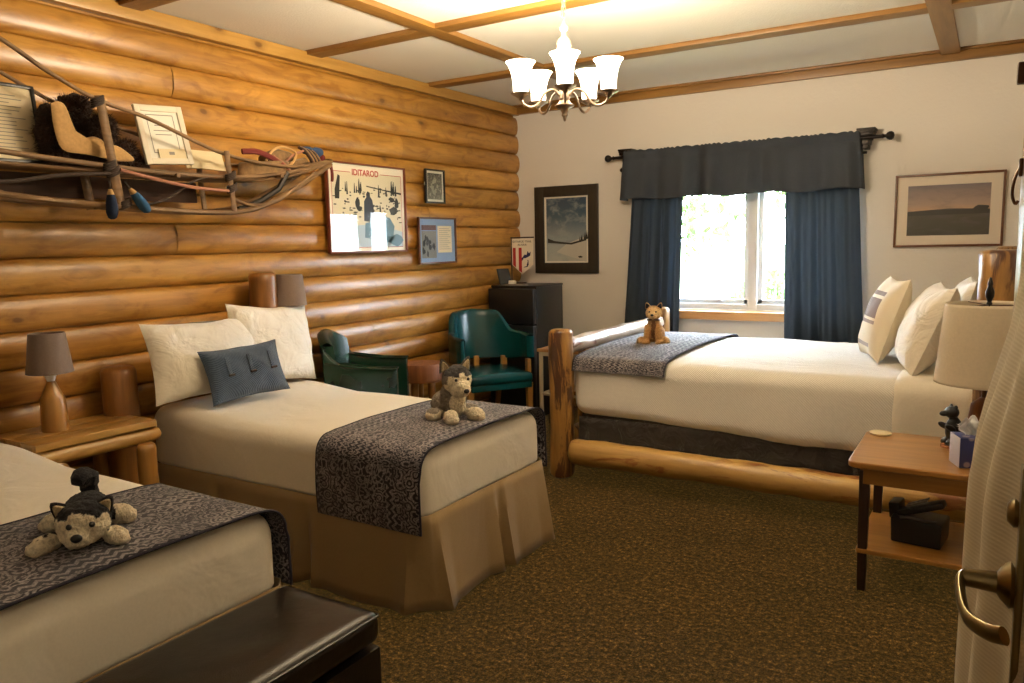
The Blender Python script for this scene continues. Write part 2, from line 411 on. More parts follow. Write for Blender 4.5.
lw=t.new('ShaderNodeLayerWeight'); lw.inputs[0].default_value=.5; fq=t.math('ADD',t.math('MULTIPLY',t.math('POWER',lw.outputs['Facing'],4.0),.9),.02); t.ln(fq,mx.inputs[0]); t.ln(tp.outputs[0],mx.inputs[1]); t.ln(gl.outputs[0],mx.inputs[2]); t.ln(mx.outputs[0],t.out.inputs['Surface']); M['glazing']=t.m

# ------------------------------------------------------------------ room constants (metres)
XL=-3.83; YB=6.276; H=2.75; XR=.46; YJ=1.78; XR2=1.7; YF=-1.6

# floor, ceiling
m=MB(); m.poly([(XL-.2,YF,0),(XR2,YF,0),(XR2,YJ,0),(XR+.02,YJ,0),(XR+.02,YB+.02,0),(XL-.2,YB+.02,0)]); struct(m.build('floor',M['carpet']))
m=MB(); m.box(((XL+XR2)/2,(YF+YB)/2,H+.03),(XR2-XL+.6,YB-YF+.3,.06)); struct(m.build('ceiling',M['ceil']))

# log wall
JO=[2.655,2.49,2.32,2.149,1.98,1.81,1.648,1.479,1.31,1.142,.972,.802,.632,.462,.292,.122,-.05]
m=MB(); tints=[]
cuts={0:[.9],1:[-.3,2.705],2:[.9,4.6],3:[1.3,5.2],4:[-.2,3.3,],5:[2.05,4.9],6:[2.66,],7:[.2,3.9],8:[1.5,3.55],9:[.4,2.69],10:[1.1,4.2],11:[2.2,],12:[.3,3.1],13:[1.8],14:[.5,4.1],15:[2.4]}
rl=random.Random(3)
for i in range(len(JO)-1):
    z1,z0=JO[i],JO[i+1]; zc=(z1+z0)/2; hh=(z1-z0)/2
    segs=[YF]+sorted(c for c in cuts.get(i,[]) if YF<c<YB)+[YB]
    for a,b in zip(segs[:-1],segs[1:]):
        n=max(3,int((b-a)/.12)); bul=rl.uniform(.042,.054); base=len(m.f); g=.0008
        tw=rl.uniform(-.006,.006); seed=rl.uniform(0,50)
        def fn(u,v,a=a,b=b,zc=zc,hh=hh,bul=bul,tw=tw,seed=seed):
            y=a+g+(b-a-2*g)*u; an=pi*(v-.5)
            w=1+.10*noise.noise(Vector((y*.9+seed,v*1.5,seed))); end=min(u,1-u)*(b-a)
            e=0 if end>.003 else .004
            x=XL+(bul*w-e)*(abs(cos(an))**.75)
            return Vector((x,y,zc+hh*sin(an)*(1)+tw*0+.004*noise.noise(Vector((y*.7,i*3.1,seed)))*cos(an)))
        m.grid(fn,n,12)
        tn=rl.uniform(.86,1.12); wv=rl.uniform(-.05,.05); tints.append((base,len(m.f),(tn,tn*(1+wv*.5),tn*(1+wv))))
m.box((XL-.06,(YF+YB)/2,1.35),(.1,YB-YF,2.8))
o=m.build('wall_left',M['log'],weld=False)
ca=o.data.color_attributes.new('tint','FLOAT_COLOR','CORNER')
arr=[1.0]*(4*len(o.data.loops))
for b0,b1,c in tints:
    for p in range(b0,b1):
        for li in o.data.polygons[p].loop_indices: arr[4*li:4*li+3]=c
ca.data.foreach_set('color',arr); struct(o)
# ceiling edge board over the logs
m=MB(); m.box((XL+.028,(YF+YB)/2,2.705),(.056,YB-YF,.075),r=.006); struct(m.build('trim_1',M['trimlog']))
# back wall with window opening
WX0,WX1,WZ0,WZ1=-2.44,-.86,.93,1.98
m=MB()
def wallbox(x0,x1,z0,z1): m.box(((x0+x1)/2,YB+.09,(z0+z1)/2),(x1-x0,.18,z1-z0))
wallbox(XL-.2,WX0,0,H); wallbox(WX1,XR+.1,0,H); wallbox(WX0,WX1,0,WZ0); wallbox(WX0,WX1,WZ1,H); struct(m.build('wall_back',M['wall']))
m=MB(); m.box((XR+.06,(YJ+YB)/2,H/2),(.12,YB-YJ,H)); m.box(((XR+XR2)/2+.06,YJ+.06,H/2),(XR2-XR+.12,.12,H)); m.box((XR2+.06,(YF+YJ)/2,H/2),(.12,YJ-YF+.2,H)); struct(m.build('wall_right',M['wall']))
m=MB(); m.box(((XL+XR2)/2,YF-.06,H/2),(XR2-XL+.4,.12,H)); struct(m.build('wall_front',M['wall']))
m=MB(); m.box(((XL+XR)/2,YB-.012,.07),(XR-XL,.022,.13),r=.003); struct(m.build('baseboard_back',M['beam']))
# ceiling boards
k=2
def cbeam_x(y0,y1,x0=XL,x1=XR,z=H,t_=.028):
    global k
    m=MB(); m.box(((x0+x1)/2,(y0+y1)/2,z-t_/2),(x1-x0,y1-y0,t_),r=.003); struct(m.build('trim_%d'%k,M['beam'])); k+=1
for y0 in (4.93,3.675,2.42,1.165,-.09): cbeam_x(y0,y0+.125,x1=(XR if y0>2 else XR2))
for x0 in (-2.872,-.372):
    m=MB(); m.box((x0+.058,(YF+YB)/2,H-.015),(.116,YB-YF,.03),r=.003); struct(m.build('trim_%d'%k,M['beam_y'])); k+=1
m=MB(); m.box(((XL+XR)/2,YB-.02,2.712),(XR-XL,.04,.078),r=.004); m.box(((XL+XR)/2,YB-.05,2.742),(XR-XL,.06,.018),r=.003); struct(m.build('trim_%d'%k,M['beam'])); k+=1

# window
def window():
    root=bpy.data.objects.new('window_1',None); COL.objects.link(root); root.location=((WX0+WX1)/2,YB,WZ0); struct(root)
    W=WX1-WX0; h=WZ1-WZ0; f=.045
    m=MB()
    for sx in (-1,1): m.box((sx*(W/2-f/2),.09,h/2),(f,.10,h),r=.004)
    m.box((0,.09,f/2),(W,.10,f),r=.004); m.box((0,.09,h-f/2),(W,.10,f),r=.004); m.box((.01,.09,h/2),(.075,.11,h),r=.004)
    m.build('window_frame',M['white'],root)
    for s,x0,x1 in ((0,-W/2+f,-.03),(1,.048,W/2-f)):
        m=MB(); q=.035; c=(x0+x1)/2; w=x1-x0
        for xx in (x0+q/2,x1-q/2): m.box((xx,.10,h/2),(q,.05,h-2*f),r=.003)
        for zz in (f+q/2,h-f-q/2): m.box((c,.10,zz),(w,.05,q),r=.003)
        sash=m.build('window_sash',M['white'],root)
        g=MB(); gx=w/2-q+.005; gz=h/2-f-q+.005; g.poly([(c-gx,.10,h/2-gz),(c+gx,.10,h/2-gz),(c+gx,.10,h/2+gz),(c-gx,.10,h/2+gz)]); g.build('pane',M['glass'],sash)
        if s==0:
            g=MB(); g.box((c+.12,.065,f+.028),(.06,.02,.016),r=.004); g.tube([(c+.12,.06,f+.03),(c+.135,.045,f+.05),(c+.17,.04,f+.055)],.006); g.build('crank_handle',M['white'],sash)
    m=MB(); m.box((0,-.02,-.045),(W+.02,.10,.07),r=.008); m.build('window_sill',M['sill'],root)
    m=MB(); m.box((0,.09,-.008),(W,.16,.014)); m.build('sill_board',M['white'],root)
window()

# ------------------------------------------------------------------ outside
t=NT('lawn'); v=t.coord('Object'); t.col(t.ramp(t.noise(v,3,5,.7),[(.3,srgb(70,86,50)),(.7,srgb(104,116,80))])); t.set(Roughness=1); M['lawn']=t.m
m=MB(); m.grid(lambda u,v:Vector((-14+28*u,YB+.3+24*v,-.35+1.6*v**1.5+.15*noise.noise(Vector((u*6,v*6,0))))),30,30); struct(m.build('ground',M['lawn']))
t=NT('leaf_green'); v=t.coord('Object'); t.col(t.ramp(t.noise(v,6,3),[(.3,srgb(44,70,30)),(.7,srgb(84,112,60))])); t.set(Roughness=.6); 
tr=t.new('ShaderNodeBsdfTranslucent'); tr.inputs[0].default_value=srgb(80,110,50); mx=t.new('ShaderNodeMixShader'); mx.inputs[0].default_value=.4
t.ln(t.bs.outputs[0],mx.inputs[1]); t.ln(tr.outputs[0],mx.inputs[2]); t.ln(mx.outputs[0],t.out.inputs['Surface']); M['leaf']=t.m
def bush(name,loc,rx,rz,nleaf,size,label,cat,seed,trunk=.3):
    rr=random.Random(seed); root=thing(name,label,cat,loc); m=MB()
    for i in range(nleaf):
        d=Vector((rr.gauss(0,1),rr.gauss(0,1),rr.gauss(0,1))).normalized()*(rr.random()**.4)
        p=Vector((d.x*rx,d.y*rx,trunk+rz+d.z*rz)); p+=p.normalized()*.12*rx*noise.noise(p*2)
        a=Euler((rr.uniform(0,6),rr.uniform(0,6),rr.uniform(0,6))).to_matrix().to_4x4()
        s=size*rr.uniform(.6,1.3)
        m.add([(-s,0,0),(-s*.3,s*.42,.1*s),(s*.5,s*.3,.1*s),(s*1.1,0,-.1*s),(s*.5,-s*.3,.1*s),(-s*.3,-s*.42,.1*s)],[[0,1,2,3,4,5]],0,T(*p)@a,False)
    m.build('foliage',M['leaf'],root,weld=False)
    m=MB()
    for q in range(5):
        an=q*1.26; m.tube([(0,0,-.1),(cos(an)*rx*.2,sin(an)*rx*.2,trunk+rz*.5),(cos(an)*rx*.45,sin(an)*rx*.45,trunk+rz*1.3)],[.05*rx+.01,.03*rx+.006,.008],6)
    m.build('stem',M['bark'],root)
bush('leafy_shrub',(-1.95,8.2,-.25),.45,.58,1100,.045,'young green shrub close outside the window, low in the left pane','shrub',1)
bush('garden_tree',(-6.2,15,.0),2.6,2.5,2600,.12,'big pale green tree behind the left window pane','tree',2,.8)
bush('garden_tree',(-.6,16.5,.1),2.4,2.4,2200,.12,'pale green tree seen through the narrow right pane','tree',3,.8)
bush('garden_tree',(-3.2,23,.3),3.0,3.2,2200,.15,'farther pale tree between the two window trees','tree',4,1)

# ------------------------------------------------------------------ soft shapes
def rbox(m,c,d,r0,n=14,amp=.004,fr=3.0,seed=0,crown=0.0,mtx=None,mat=0,rb=None):
    """rounded, softly uneven box"""
    hx,hy,hz=[q/2 for q in d]
    for ax in range(3):
        for sg in (-1,1):
            def fn(u,v,ax=ax,sg=sg):
                a=[0,0,0]; a[ax]=sg; a[(ax+1)%3]=2*u-1; a[(ax+2)%3]=(2*v-1)
                # denser sampling near the edges
                a=[x if abs(x)==1 else (math.copysign(1-(1-abs(x))**1.6,x)) for x in a]
                p=Vector((a[0]*hx,a[1]*hy,a[2]*hz))
                r=r0; rz_=r0 if (rb is None or p.z>0) else rb
                q=Vector((max(-hx+r,min(hx-r,p.x)),max(-hy+r,min(hy-r,p.y)),max(-hz+rz_,min(hz-rz_,p.z))))
                dd=p-q; dn=Vector((dd.x/r,dd.y/r,dd.z/rz_))
                if dn.length>1e-6: dn.normalize(); p=q+Vector((dn.x*r,dn.y*r,dn.z*rz_))
                if p.z>0: p.z+=crown*(1-(p.x/hx)**4)*(1-(p.y/hy)**2)
                w=p+Vector(c)
                p+=Vector((noise.noise(w*fr+Vector((seed,0,0))),noise.noise(w*fr+Vector((0,seed+9,0))),noise.noise(w*fr+Vector((0,0,seed+5)))))*amp
                return p+Vector(c)
            m.grid(fn,n,n,mat,mtx)
    return m
def pillow_mb(w,h,t,seed=0,crease=.012,n=26,plump=.45):
    """pillow standing in the local XZ plane, bottom edge at z=0"""
    m=MB()
    for sg in (-1,1):
        def fn(u,v,sg=sg):
            a=2*u-1;b=2*v-1
            x=w/2*a*(1-.07*(1-b*b)*abs(a)); z=h/2*b*(1-.09*(1-a*a)*abs(b))
            e=max(0,(1-a*a)*(1-b*b)); th=t/2*e**plump
            q=Vector((x*5+seed,z*5,sg*2+seed))
            th+=crease*noise.noise(q)*min(1,e*6)+crease*.6*noise.noise(q*2.7)*min(1,e*6)
            return Vector((x+.006*noise.noise(q*1.3),sg*th,z+h/2+.006*noise.noise(q*1.7)))
        m.grid(fn,n,n)
    return m

# ------------------------------------------------------------------ beds
def skirt(root,x0,x1,y0,y1,ztop,flare=.05,zb=.012):
    """pleated cloth hanging round three sides of a bed (near side, foot, far side)"""
    m=MB(); L=[]; N=Vector
    def side(a,b,nrm,pleats):
        a=Vector(a);b=Vector(b);n=60; ln=(b-a).length
        for i in range(n+1): 
            s=i/n; L.append((a.lerp(b,s),Vector(nrm),s*ln,pleats,ln))
    side((x0,y0,0),(x1-.03,y0,0),(0,-1,0),[.55,1.15,ln_last(x1-x0)])
    side((x1,y0+.03,0),(x1,y1-.03,0),(1,0,0),[0.0,.52,ln_last(y1-y0)])
    side((x1-.03,y1,0),(x0,y1,0),(0,1,0),[.0,.7])
    n=len(L)-1
    def fn(u,v):
        k=min(n,int(round(u*n))); p,nr,s,pl,ln=L[k]; z=ztop+(zb-ztop)*v
        fl=flare*v*(.75+.25*sin(s*9+1))
        dip=0
        for q in pl:
            d=abs(s-q)
            if d<.035: dip-=.045*(1-d/.035)*v
            elif d<.12: dip+=.035*v*(1-(d-.035)/.085)
        off=nr*(fl+dip+.006)
        lift=.018*v*noise.noise(Vector((s*2.2,nr.x*3,nr.y*5)))
        return Vector((p.x,p.y,z+lift+.004))+off
    m.grid(fn,n,8); return m.build('bed_skirt',M['skirt'],root,solid=.004,weld=False)
def ln_last(x): return x-.02
def runner(name,label,group,root_loc,rz,xa,xb,W,ztop,hang_near,hang_far,r=.06,off=.010,crown=0,foot=False):
    """woven strip laid across a bed, hanging down at the sides; grid of path (across) x width (along x)"""
    path=[]; hw=W/2+off
    path+= [(-hw-.004,hang_near+(ztop-r-hang_near)*k/8,) for k in range(8)]
    for k in range(9):
        a=pi/2*k/8; path.append((-hw+r-r*cos(a),ztop+off-r+r*sin(a)))
    for k in range(1,24):
        y=-hw+r+(2*hw-2*r)*k/24; path.append((y,ztop+off+crown*(1-(y/hw)**2)))
    for k in range(9):
        a=pi/2*k/8; path.append((hw-r+r*sin(a),ztop+off-r+r*cos(a)))
    if hang_far is not None: path+= [(hw+.004,ztop-r+(hang_far-(ztop-r))*k/8) for k in range(1,9)]
    n=len(path)-1
    s=thing(name,label,'bed runner',root_loc,rz,group)
    def fn(u,v):
        k=min(n,int(round(u*n))); y,z=path[k]
        x=xa+(xb-xa)*v; w=.005*noise.noise(Vector((x*5,y*4,3)))
        drop=0
        sidehang=(z<ztop-r)
        x+= .012*noise.noise(Vector((u*6,v,1)))
        yy=y+(math.copysign(.010*noise.noise(Vector((x*7,z*3,8)))+.006*v,y) if sidehang else 0)
        return Vector((x,yy,z+w+drop))
    m=MB(); m.grid(fn,n,16); m.build('runner_cloth',M['runner'],s,solid=.005)
    for v in (0,1):
        e=MB(); e.tube([fn(k/n,v)+Vector((0,0,.001)) for k in range(n+1)],.0045,6); e.build('edging',M['edging'],s)
    return s
def twin_bed(label,loc,rz,L,W,ztop,zb,x0off=0):
    root=thing('bed',label,'bed',loc,rz,None)
    m=MB(); rbox(m,(-L/2,0,(ztop+zb)/2),(L,W,ztop-zb),.085,28,.006,3,seed=loc[1],crown=.014,rb=.03)
    for v in m.v:
        if v.z>(ztop+zb)/2: v.z+=.035*max(0,min(1,(-v.x-L+.62)/.35))
    m.build('mattress',M['sheet'],root)
    m=MB(); m.box((-L/2,0,(zb+.1)/2+.04),(L-.04,W-.04,zb-.11),r=.02); m.build('box_spring',M['dark_ruffle'],root)
    skirt(root,-L,-.0,-W/2,W/2,zb+.02)
    for sx in (-L+.1,-.12):
        for sy in (-1,1):
            m=MB(); m.lathe([(.02,0),(.022,.01),(.018,.1)],12,c=(sx,sy*(W/2-.1),0)); m.build('leg',M['black'],root)
    return root
bedA=twin_bed('cream twin bed at the lower left with a bench against its foot',(-1.905,1.145,0),0,1.80,.985,.672,.405)
runner('bed_runner','navy patterned runner on the front left bed beneath the black and cream husky','patterned bed runners',(-1.905,1.145,0),0,-.565,.008,.985,.676,.40,.41,r=.085,crown=.012)
bedM=twin_bed('cream twin bed with khaki skirt in the middle, blue pillow at its head',(-1.895,2.83,0),0,1.80,.985,.676,.395)
runner('bed_runner','navy patterned runner on the middle bed beneath the grey and white husky','patterned bed runners',(-1.895,2.83,0),0,-.565,.008,.985,.680,.350,.37,r=.085,crown=.012)

def log(m,a,b,r0,r1=None,seg=16,wob=.10,dome=True,n=14,mat=0):
    a=Vector(a);b=Vector(b);r1=r1 or r0; L=(b-a).length; d=(b-a)/L
    pts=[];rs=[]
    ch=min(.022,L*.2)
    for t_,q in ((0,.72),(ch*.35,.90),(ch,1)): pts.append(a+d*t_);rs.append(r0*q)
    for k in range(1,n): s=k/n; pts.append(a+d*(ch+(L-2*ch)*s)); rs.append(r0+(r1-r0)*s)
    for t_,q in ((ch,1),(ch*.35,.90),(0,.72)): pts.append(b-d*t_);rs.append(r1*q)
    return m.tube(pts,rs,seg,mat,wob=wob)
def headboard():
    m=MB(); m.box((-1.725,.355,.868),(.20,.30,.026),r=.006); m.build('headboard_ledge',M['furn'],bedM)
    for (y,h,r) in ((2.20-2.83,.935,.085),(3.095-2.83,1.365,.080)):
        m=MB(); log(m,((-3.68 if h<1 else -3.64)+1.895,y,.0 if h<1 else .88),((-3.68 if h<1 else -3.64)+1.895,y,h),r,r*.97,wob=.08); m.build('headboard_post',M['redlog'],bedM)
headboard()
def log_bed():
    root=thing('log_bed','large log frame bed along the window side with white coverlet and dark base','bed',(-1.08,5.07,0))
    O=Vector((-1.08,5.07,0))
    def L(x,y,z): return Vector((x,y,z))-O
    for (x,y,h,r) in ((-2.31,4.30,.958,.080),(-2.25,5.90,.97,.072)):
        m=MB(); log(m,L(x,y,0),L(x,y,h),r,r*.97,wob=.14); m.build('foot_post',M['post'],root)
    for (x,y,h,r) in ((.045,4.30,1.425,.108),(.10,5.90,1.42,.095)):
        m=MB(); log(m,L(x,y,0),L(x,y,h),r,r*.95,wob=.10); m.build('head_post',M['post'],root)
    for y in (4.27,5.93):
        m=MB(); log(m,L(-2.22,y,.185),L(.0,y-.02,.185),.084,.078,wob=.12,n=30); m.build('side_rail',M['rail'],root)
    m=MB(); log(m,L(-2.29,4.34,.845),L(-2.25,5.86,.86),.052,.048,wob=.25,n=26); m.build('foot_rail',M['birch'],root)
    m=MB(); log(m,L(-2.29,4.36,.26),L(-2.25,5.86,.26),.055,.05,wob=.1,n=20); m.build('foot_rail',M['post'],root)
    for k in range(7):
        y=4.54+k*.19; m=MB(); log(m,L(-2.28,y,.30),L(-2.28,y,.83),.033,.026,wob=.2,n=8,seg=10); m.build('spindle',M['furn_z'],root)
    m=MB(); log(m,L(.06,4.36,1.22),L(.10,5.86,1.22),.055,.05,wob=.2,n=20); m.build('head_rail',M['post'],root)
    m=MB(); log(m,L(.06,4.36,.45),L(.10,5.86,.45),.055,.05,wob=.1,n=20); m.build('head_rail',M['post'],root)
    for k in range(7):
        y=4.54+k*.19; m=MB(); log(m,L(.08,y,.48),L(.08,y,1.19),.033,.026,wob=.2,n=8,seg=10); m.build('spindle',M['furn_z'],root)
    m=MB(); rbox(m,L(-1.11,5.09,.335),(2.17,1.50,.20),.03,24,.008,8,seed=2); m.build('box_spring',M['dark_ruffle'],root)
    # dark ruffle, gathered
    m=MB(); m.grid(lambda u,v:L(-2.20+2.16*u,4.335-.012*v+.010*sin(u*95+2*sin(u*17))*v+.006*noise.noise(Vector((u*30,v*2,0))),.40-.17*v+.012*noise.noise(Vector((u*9,0,1)))*v),160,5)
    m.build('dust_ruffle',M['dark_ruffle'],root,solid=.004)
    m=MB(); rbox(m,L(-1.125,5.085,.585),(2.23,1.56,.36),.085,34,.010,2.6,seed=4,crown=.03)
    for i,v in enumerate(m.v):     # cover hangs a little lower towards the head
        if v.z+O.z<.5:
            v.z-= (v.x+O.x+2.2)*.035+.012*noise.noise(v*4)
    m.build('coverlet',M['coverlet'],root)
    # turned-down sheet at the head
    m=MB(); rbox(m,L(-.21,5.085,.595),(.44,1.60,.37),.09,22,.012,4,seed=8,crown=.03)
    for v in m.v:
        if v.z+O.z<.5: v.z-=.055
    m.build('folded_sheet',M['sheet'],root)
    return root
log_bed()
runner('bed_runner','grey runner across the foot of the log frame bed beneath the tan plush dog','patterned bed runners',(-1.08,5.085,0),0,-1.145,-.54,1.56,.775,.70,.70,r=.075,crown=.028)

# pillows -------------------------------------------------------------
def pillow(label,w,h,t,loc,rz,tilt,mat='case',seed=0,group='cream pillows',roll=0,name='pillow'):
    root=thing(name,label,'pillow',loc,0,group); root.rotation_euler=Euler((tilt,roll,rz),'XYZ')
    pillow_mb(w,h,t,seed).build('pillow_case',M[mat],root); return root
pillow('cream pillow leaning on the log wall behind the blue cushion, the nearer of the pair',.68,.41,.19,(-3.43,2.565,.745),rad(90),rad(-14),seed=3,group='cream pillows on the middle bed',roll=rad(1))
pillow('cream pillow on the middle bed beside the small grey lamp, behind the other one',.62,.46,.18,(-3.46,3.02,.735),rad(94),rad(-12),seed=11,group='cream pillows on the middle bed',roll=rad(5))
bp=pillow('slate blue knit cushion with three buttoned tabs on the middle bed',.46,.285,.13,(-3.25,2.66,.735),rad(84),rad(-20),'bluepil',seed=5,group=None,name='cushion',roll=rad(-2))
for k in (-1,0,1):
    m=MB(); m.box((k*.125,-.064,.170),(.020,.006,.10),r=.002); m.build('tab',M['bluepil'],bp)
    m=MB(); m.tube([(k*.125-.015,-.072,.125),(k*.125+.015,-.072,.125)],.0065,8); m.build('toggle_button',M['darkwood'],bp)
t=NT('plaid_cushion'); v=t.coord('Object'); sp=t.new('ShaderNodeSeparateXYZ'); t.ln(v,sp.inputs[0])
band=t.ramp(t.math('MULTIPLY',sp.outputs[2],1/.5),[(0,srgb(232,220,196)),(.14,srgb(160,146,136)),(.18,srgb(232,220,196)),(.40,srgb(150,134,124)),(.44,srgb(232,220,196)),(.47,srgb(128,110,102)),(.68,srgb(128,110,102)),(.70,srgb(236,226,204)),(.74,srgb(140,124,116)),(.79,srgb(236,226,204)),(1,srgb(226,210,184))],'CONSTANT')
xm=t.ramp(t.math('ADD',sp.outputs[0],.5),[(0,BLK),(.30,WHT),(.64,BLK)],'CONSTANT'); t.col(t.mix(srgb(236,224,200),band,xm)); t.set(Roughness=.9); t.bump(t.noise(v,300,2),.3,.002); M['plaid']=t.m
plc=pillow('square cream cushion with grey checked patch, foremost at the head of the log bed',.48,.50,.20,(-.60,4.95,.785),rad(-72),rad(-18),'plaid',seed=21,group=None,name='cushion')
pillow('plump cream pillow between the checked cushion and the white drum lampshade',.58,.50,.24,(-.38,4.66,.775),rad(-80),rad(-22),seed=31,group='cream pillows on the log bed')
pillow('pale pillow at the log headboard, its corner showing above the white drum lampshade',.60,.46,.20,(-.20,5.22,.80),rad(-86),rad(-14),seed=41,group='cream pillows on the log bed')

# plush dogs ------------------------------------------------------------
def plush(name,label,loc,rz,sc,ells,colfn,ears,eyes,nose,tail,dark,cream,extra=None):
    root=thing(name,label,'plush toy',loc,rz,None)
    m=MB()
    for c,r,rot in ells: m.ell([q*sc for q in c],[q*sc for q in r],rot=rot,seg=20)
    o=m.build('tmp',M['plush'],None,weld=False)
    d=o.modifiers.new('r','REMESH'); d.mode='VOXEL'; d.voxel_size=.0045*sc; d.use_smooth_shade=True
    s=o.modifiers.new('s','SMOOTH'); s.factor=.6; s.iterations=6
    dg=bpy.context.evaluated_depsgraph_get(); dg.update()
    me=bpy.data.meshes.new_from_object(o.evaluated_get(dg)); bpy.data.objects.remove(o)
    me.name='body'
    for v in me.vertices:
        v.co+=v.normal*(.004*sc*noise.noise(v.co/sc*60)+.003*sc*noise.noise(v.co/sc*140))
    ca=me.color_attributes.new('furcol','FLOAT_COLOR','POINT')
    for i,v in enumerate(me.vertices):
        p=v.co/sc; q=p+Vector((noise.noise(p*30),noise.noise(p*30+Vector((5,0,0))),noise.noise(p*30+Vector((0,7,0)))))*.008
        ca.data[i].color=colfn(q)
    for p in me.polygons: p.use_smooth=True
    me.materials.clear(); me.materials.append(M['plush'])
    b=bpy.data.objects.new('body',me); COL.objects.link(b); b.parent=root
    for (c,rot,w,h) in ears:
        m=MB()
        def fn(u,v):
            a=(2*u-1); ww=w*(1-v)**.6
            return Vector((a*ww,-.012*(1-a*a)*(1-v)*-1,h*v))
        E=Matrix.Translation([q*sc for q in c])@Euler(rot).to_matrix().to_4x4()@Matrix.Scale(sc,4)
        m.grid(fn,8,8,0,E); m.grid(lambda u,v:fn(u,v)*.72+Vector((0,-.007,.004)),8,8,1,E)
        m.build('ear',[dark,cream],root,solid=.006*sc,weld=False)
    for c,r in eyes: MB().ell([q*sc for q in c],[r*sc]*3,seg=10).build('eye',M['black'],root)
    c,r=nose; MB().ell([q*sc for q in c],[q*sc for q in r],seg=12).build('nose',M['black'],root)
    if tail:
        m=MB(); P=spline([[q*sc for q in t_] for t_ in tail[0]],5)
        n=len(P); m.tube(P,[sc*tail[1]*(.55+.6*sin(pi*min(1,(i/(n-1))*.85+.1))) for i in range(n)],10,wob=.35); m.build('tail',tail[2],root)
    if extra: extra(root,sc)
    return root
def cfur(a): 
    c=plain('x',a); bpy.data.materials.remove(c); return a
CW=srgb(250,236,206); CD=srgb(26,24,28); CG=srgb(136,126,112); CGD=srgb(60,56,54); CT=srgb(196,150,92); CTD=srgb(120,78,44); CTL=srgb(226,190,136)
M['furdark']=fur('husky_black_fur',srgb(40,38,44),srgb(12,12,16)); M['furcream']=fur('husky_cream_fur',srgb(228,208,166),srgb(190,166,124))
M['furgrey']=fur('grey_fur',srgb(120,108,94),srgb(60,54,50)); M['furtan']=fur('tan_fur',srgb(206,162,102),srgb(150,106,60))
def lying_cols(p):
    x,y,z=p
    if y>-.055:
        if z>.030 and abs(x)<.072 and y<.17: return CD
        return CW
    # head: dark cap and brow stripe
    if z>.108 or (abs(x-.012)<.016 and z>.086): return CD if y>-.132 else CW
    if abs(x)>.050 and z>.055 and y>-.10: return CD
    return CW
plush('plush_husky','black and cream plush husky sprawled on the front left bed',(-2.150,1.145,.690),rad(54),.97,
  [((0,.07,.062),(.068,.115,.060),None),((0,-.01,.062),(.066,.06,.056),None),((0.012,-.085,.084),(.072,.062,.062),None),((0,-.135,.058),(.034,.036,.027),None),((0,-.115,.052),(.045,.035,.030),None),
   ((.090,-.075,.028),(.030,.058,.027),(0,0,rad(28))),((-.090,-.070,.028),(.030,.062,.027),(0,0,rad(-34))),((.088,.110,.032),(.034,.055,.032),(0,0,rad(50))),((-.088,.120,.030),(.034,.052,.030),(0,0,rad(-50)))],
  lying_cols,[((.060,-.070,.112),(rad(14),rad(38),0),.026,.046),((-.036,-.070,.112),(rad(14),rad(-38),0),.026,.046)],
  [((.040,-.141,.092),.0085),((-.016,-.141,.092),.0085)],((0.004,-.174,.068),(.015,.010,.012)),
  ([(0,.16,.07),(0,.175,.11),(0,.150,.150),(-.01,.11,.165),(-.02,.085,.155)],.026,M['furdark']),M['furdark'],M['furcream'])
def grey_cols(p):
    x,y,z=p
    if y>-.045:
        if z<.045: return CW
        return CG if z<.15 else (CG if abs(x)>.03 else CGD)
    if z>.222: return CGD
    if z>.205 and abs(x)>.012: return CGD
    if abs(x)>.056 and z>.17 : return CG
    return CW
plush('plush_husky','grey and white plush husky with raised head on the middle bed',(-2.110,2.860,.690),rad(62),1.07,
  [((0,.06,.06),(.066,.095,.062),None),((0,-.005,.095),(.058,.060,.085),(rad(-12),0,0)),((0,-.045,.185),(.066,.060,.064),None),((0,-.095,.155),(.036,.042,.036),(rad(25),0,0)),((0,-.08,.150),(.046,.035,.040),None),
   ((.058,-.100,.034),(.033,.052,.033),(0,0,rad(14))),((-.058,-.100,.034),(.033,.052,.033),(0,0,rad(-14))),((.088,.015,.030),(.034,.052,.030),(0,0,rad(20))),((-.088,.015,.030),(.034,.052,.030),(0,0,rad(-20)))],
  grey_cols,[((.046,-.030,.225),(rad(8),rad(20),0),.026,.058),((-.046,-.030,.225),(rad(8),rad(-20),0),.026,.058)],
  [((.028,-.098,.192),.007),((-.028,-.098,.192),.007)],((0,-.137,.148),(.013,.010,.010)),
  ([(0,.14,.05),(.03,.18,.05),(.07,.18,.05)],.022,M['furgrey']),M['furgrey'],M['furcream'])
def tan_cols(p):
    x,y,z=p
    if z>.245 and abs(x)<.05 and y>-.06: return CT
    if y<-.075 and abs(x)<.03 and z>.19: return CTL
    if y>.0 and z>.06: return CT
    if abs(x)<.014 and z<.17 and y<-.04: return CTD
    return CTL if z>.2 else CT
def dogband(root,sc):
    m=MB(); m.tube([(cos(a)*.040*sc,-.025*sc+sin(a)*.038*sc,(.172-.006*sin(a))*sc) for a in [2*pi*k/20 for k in range(20)]],.006*sc,8,closed=True); m.build('collar',M['framebrown'],root)
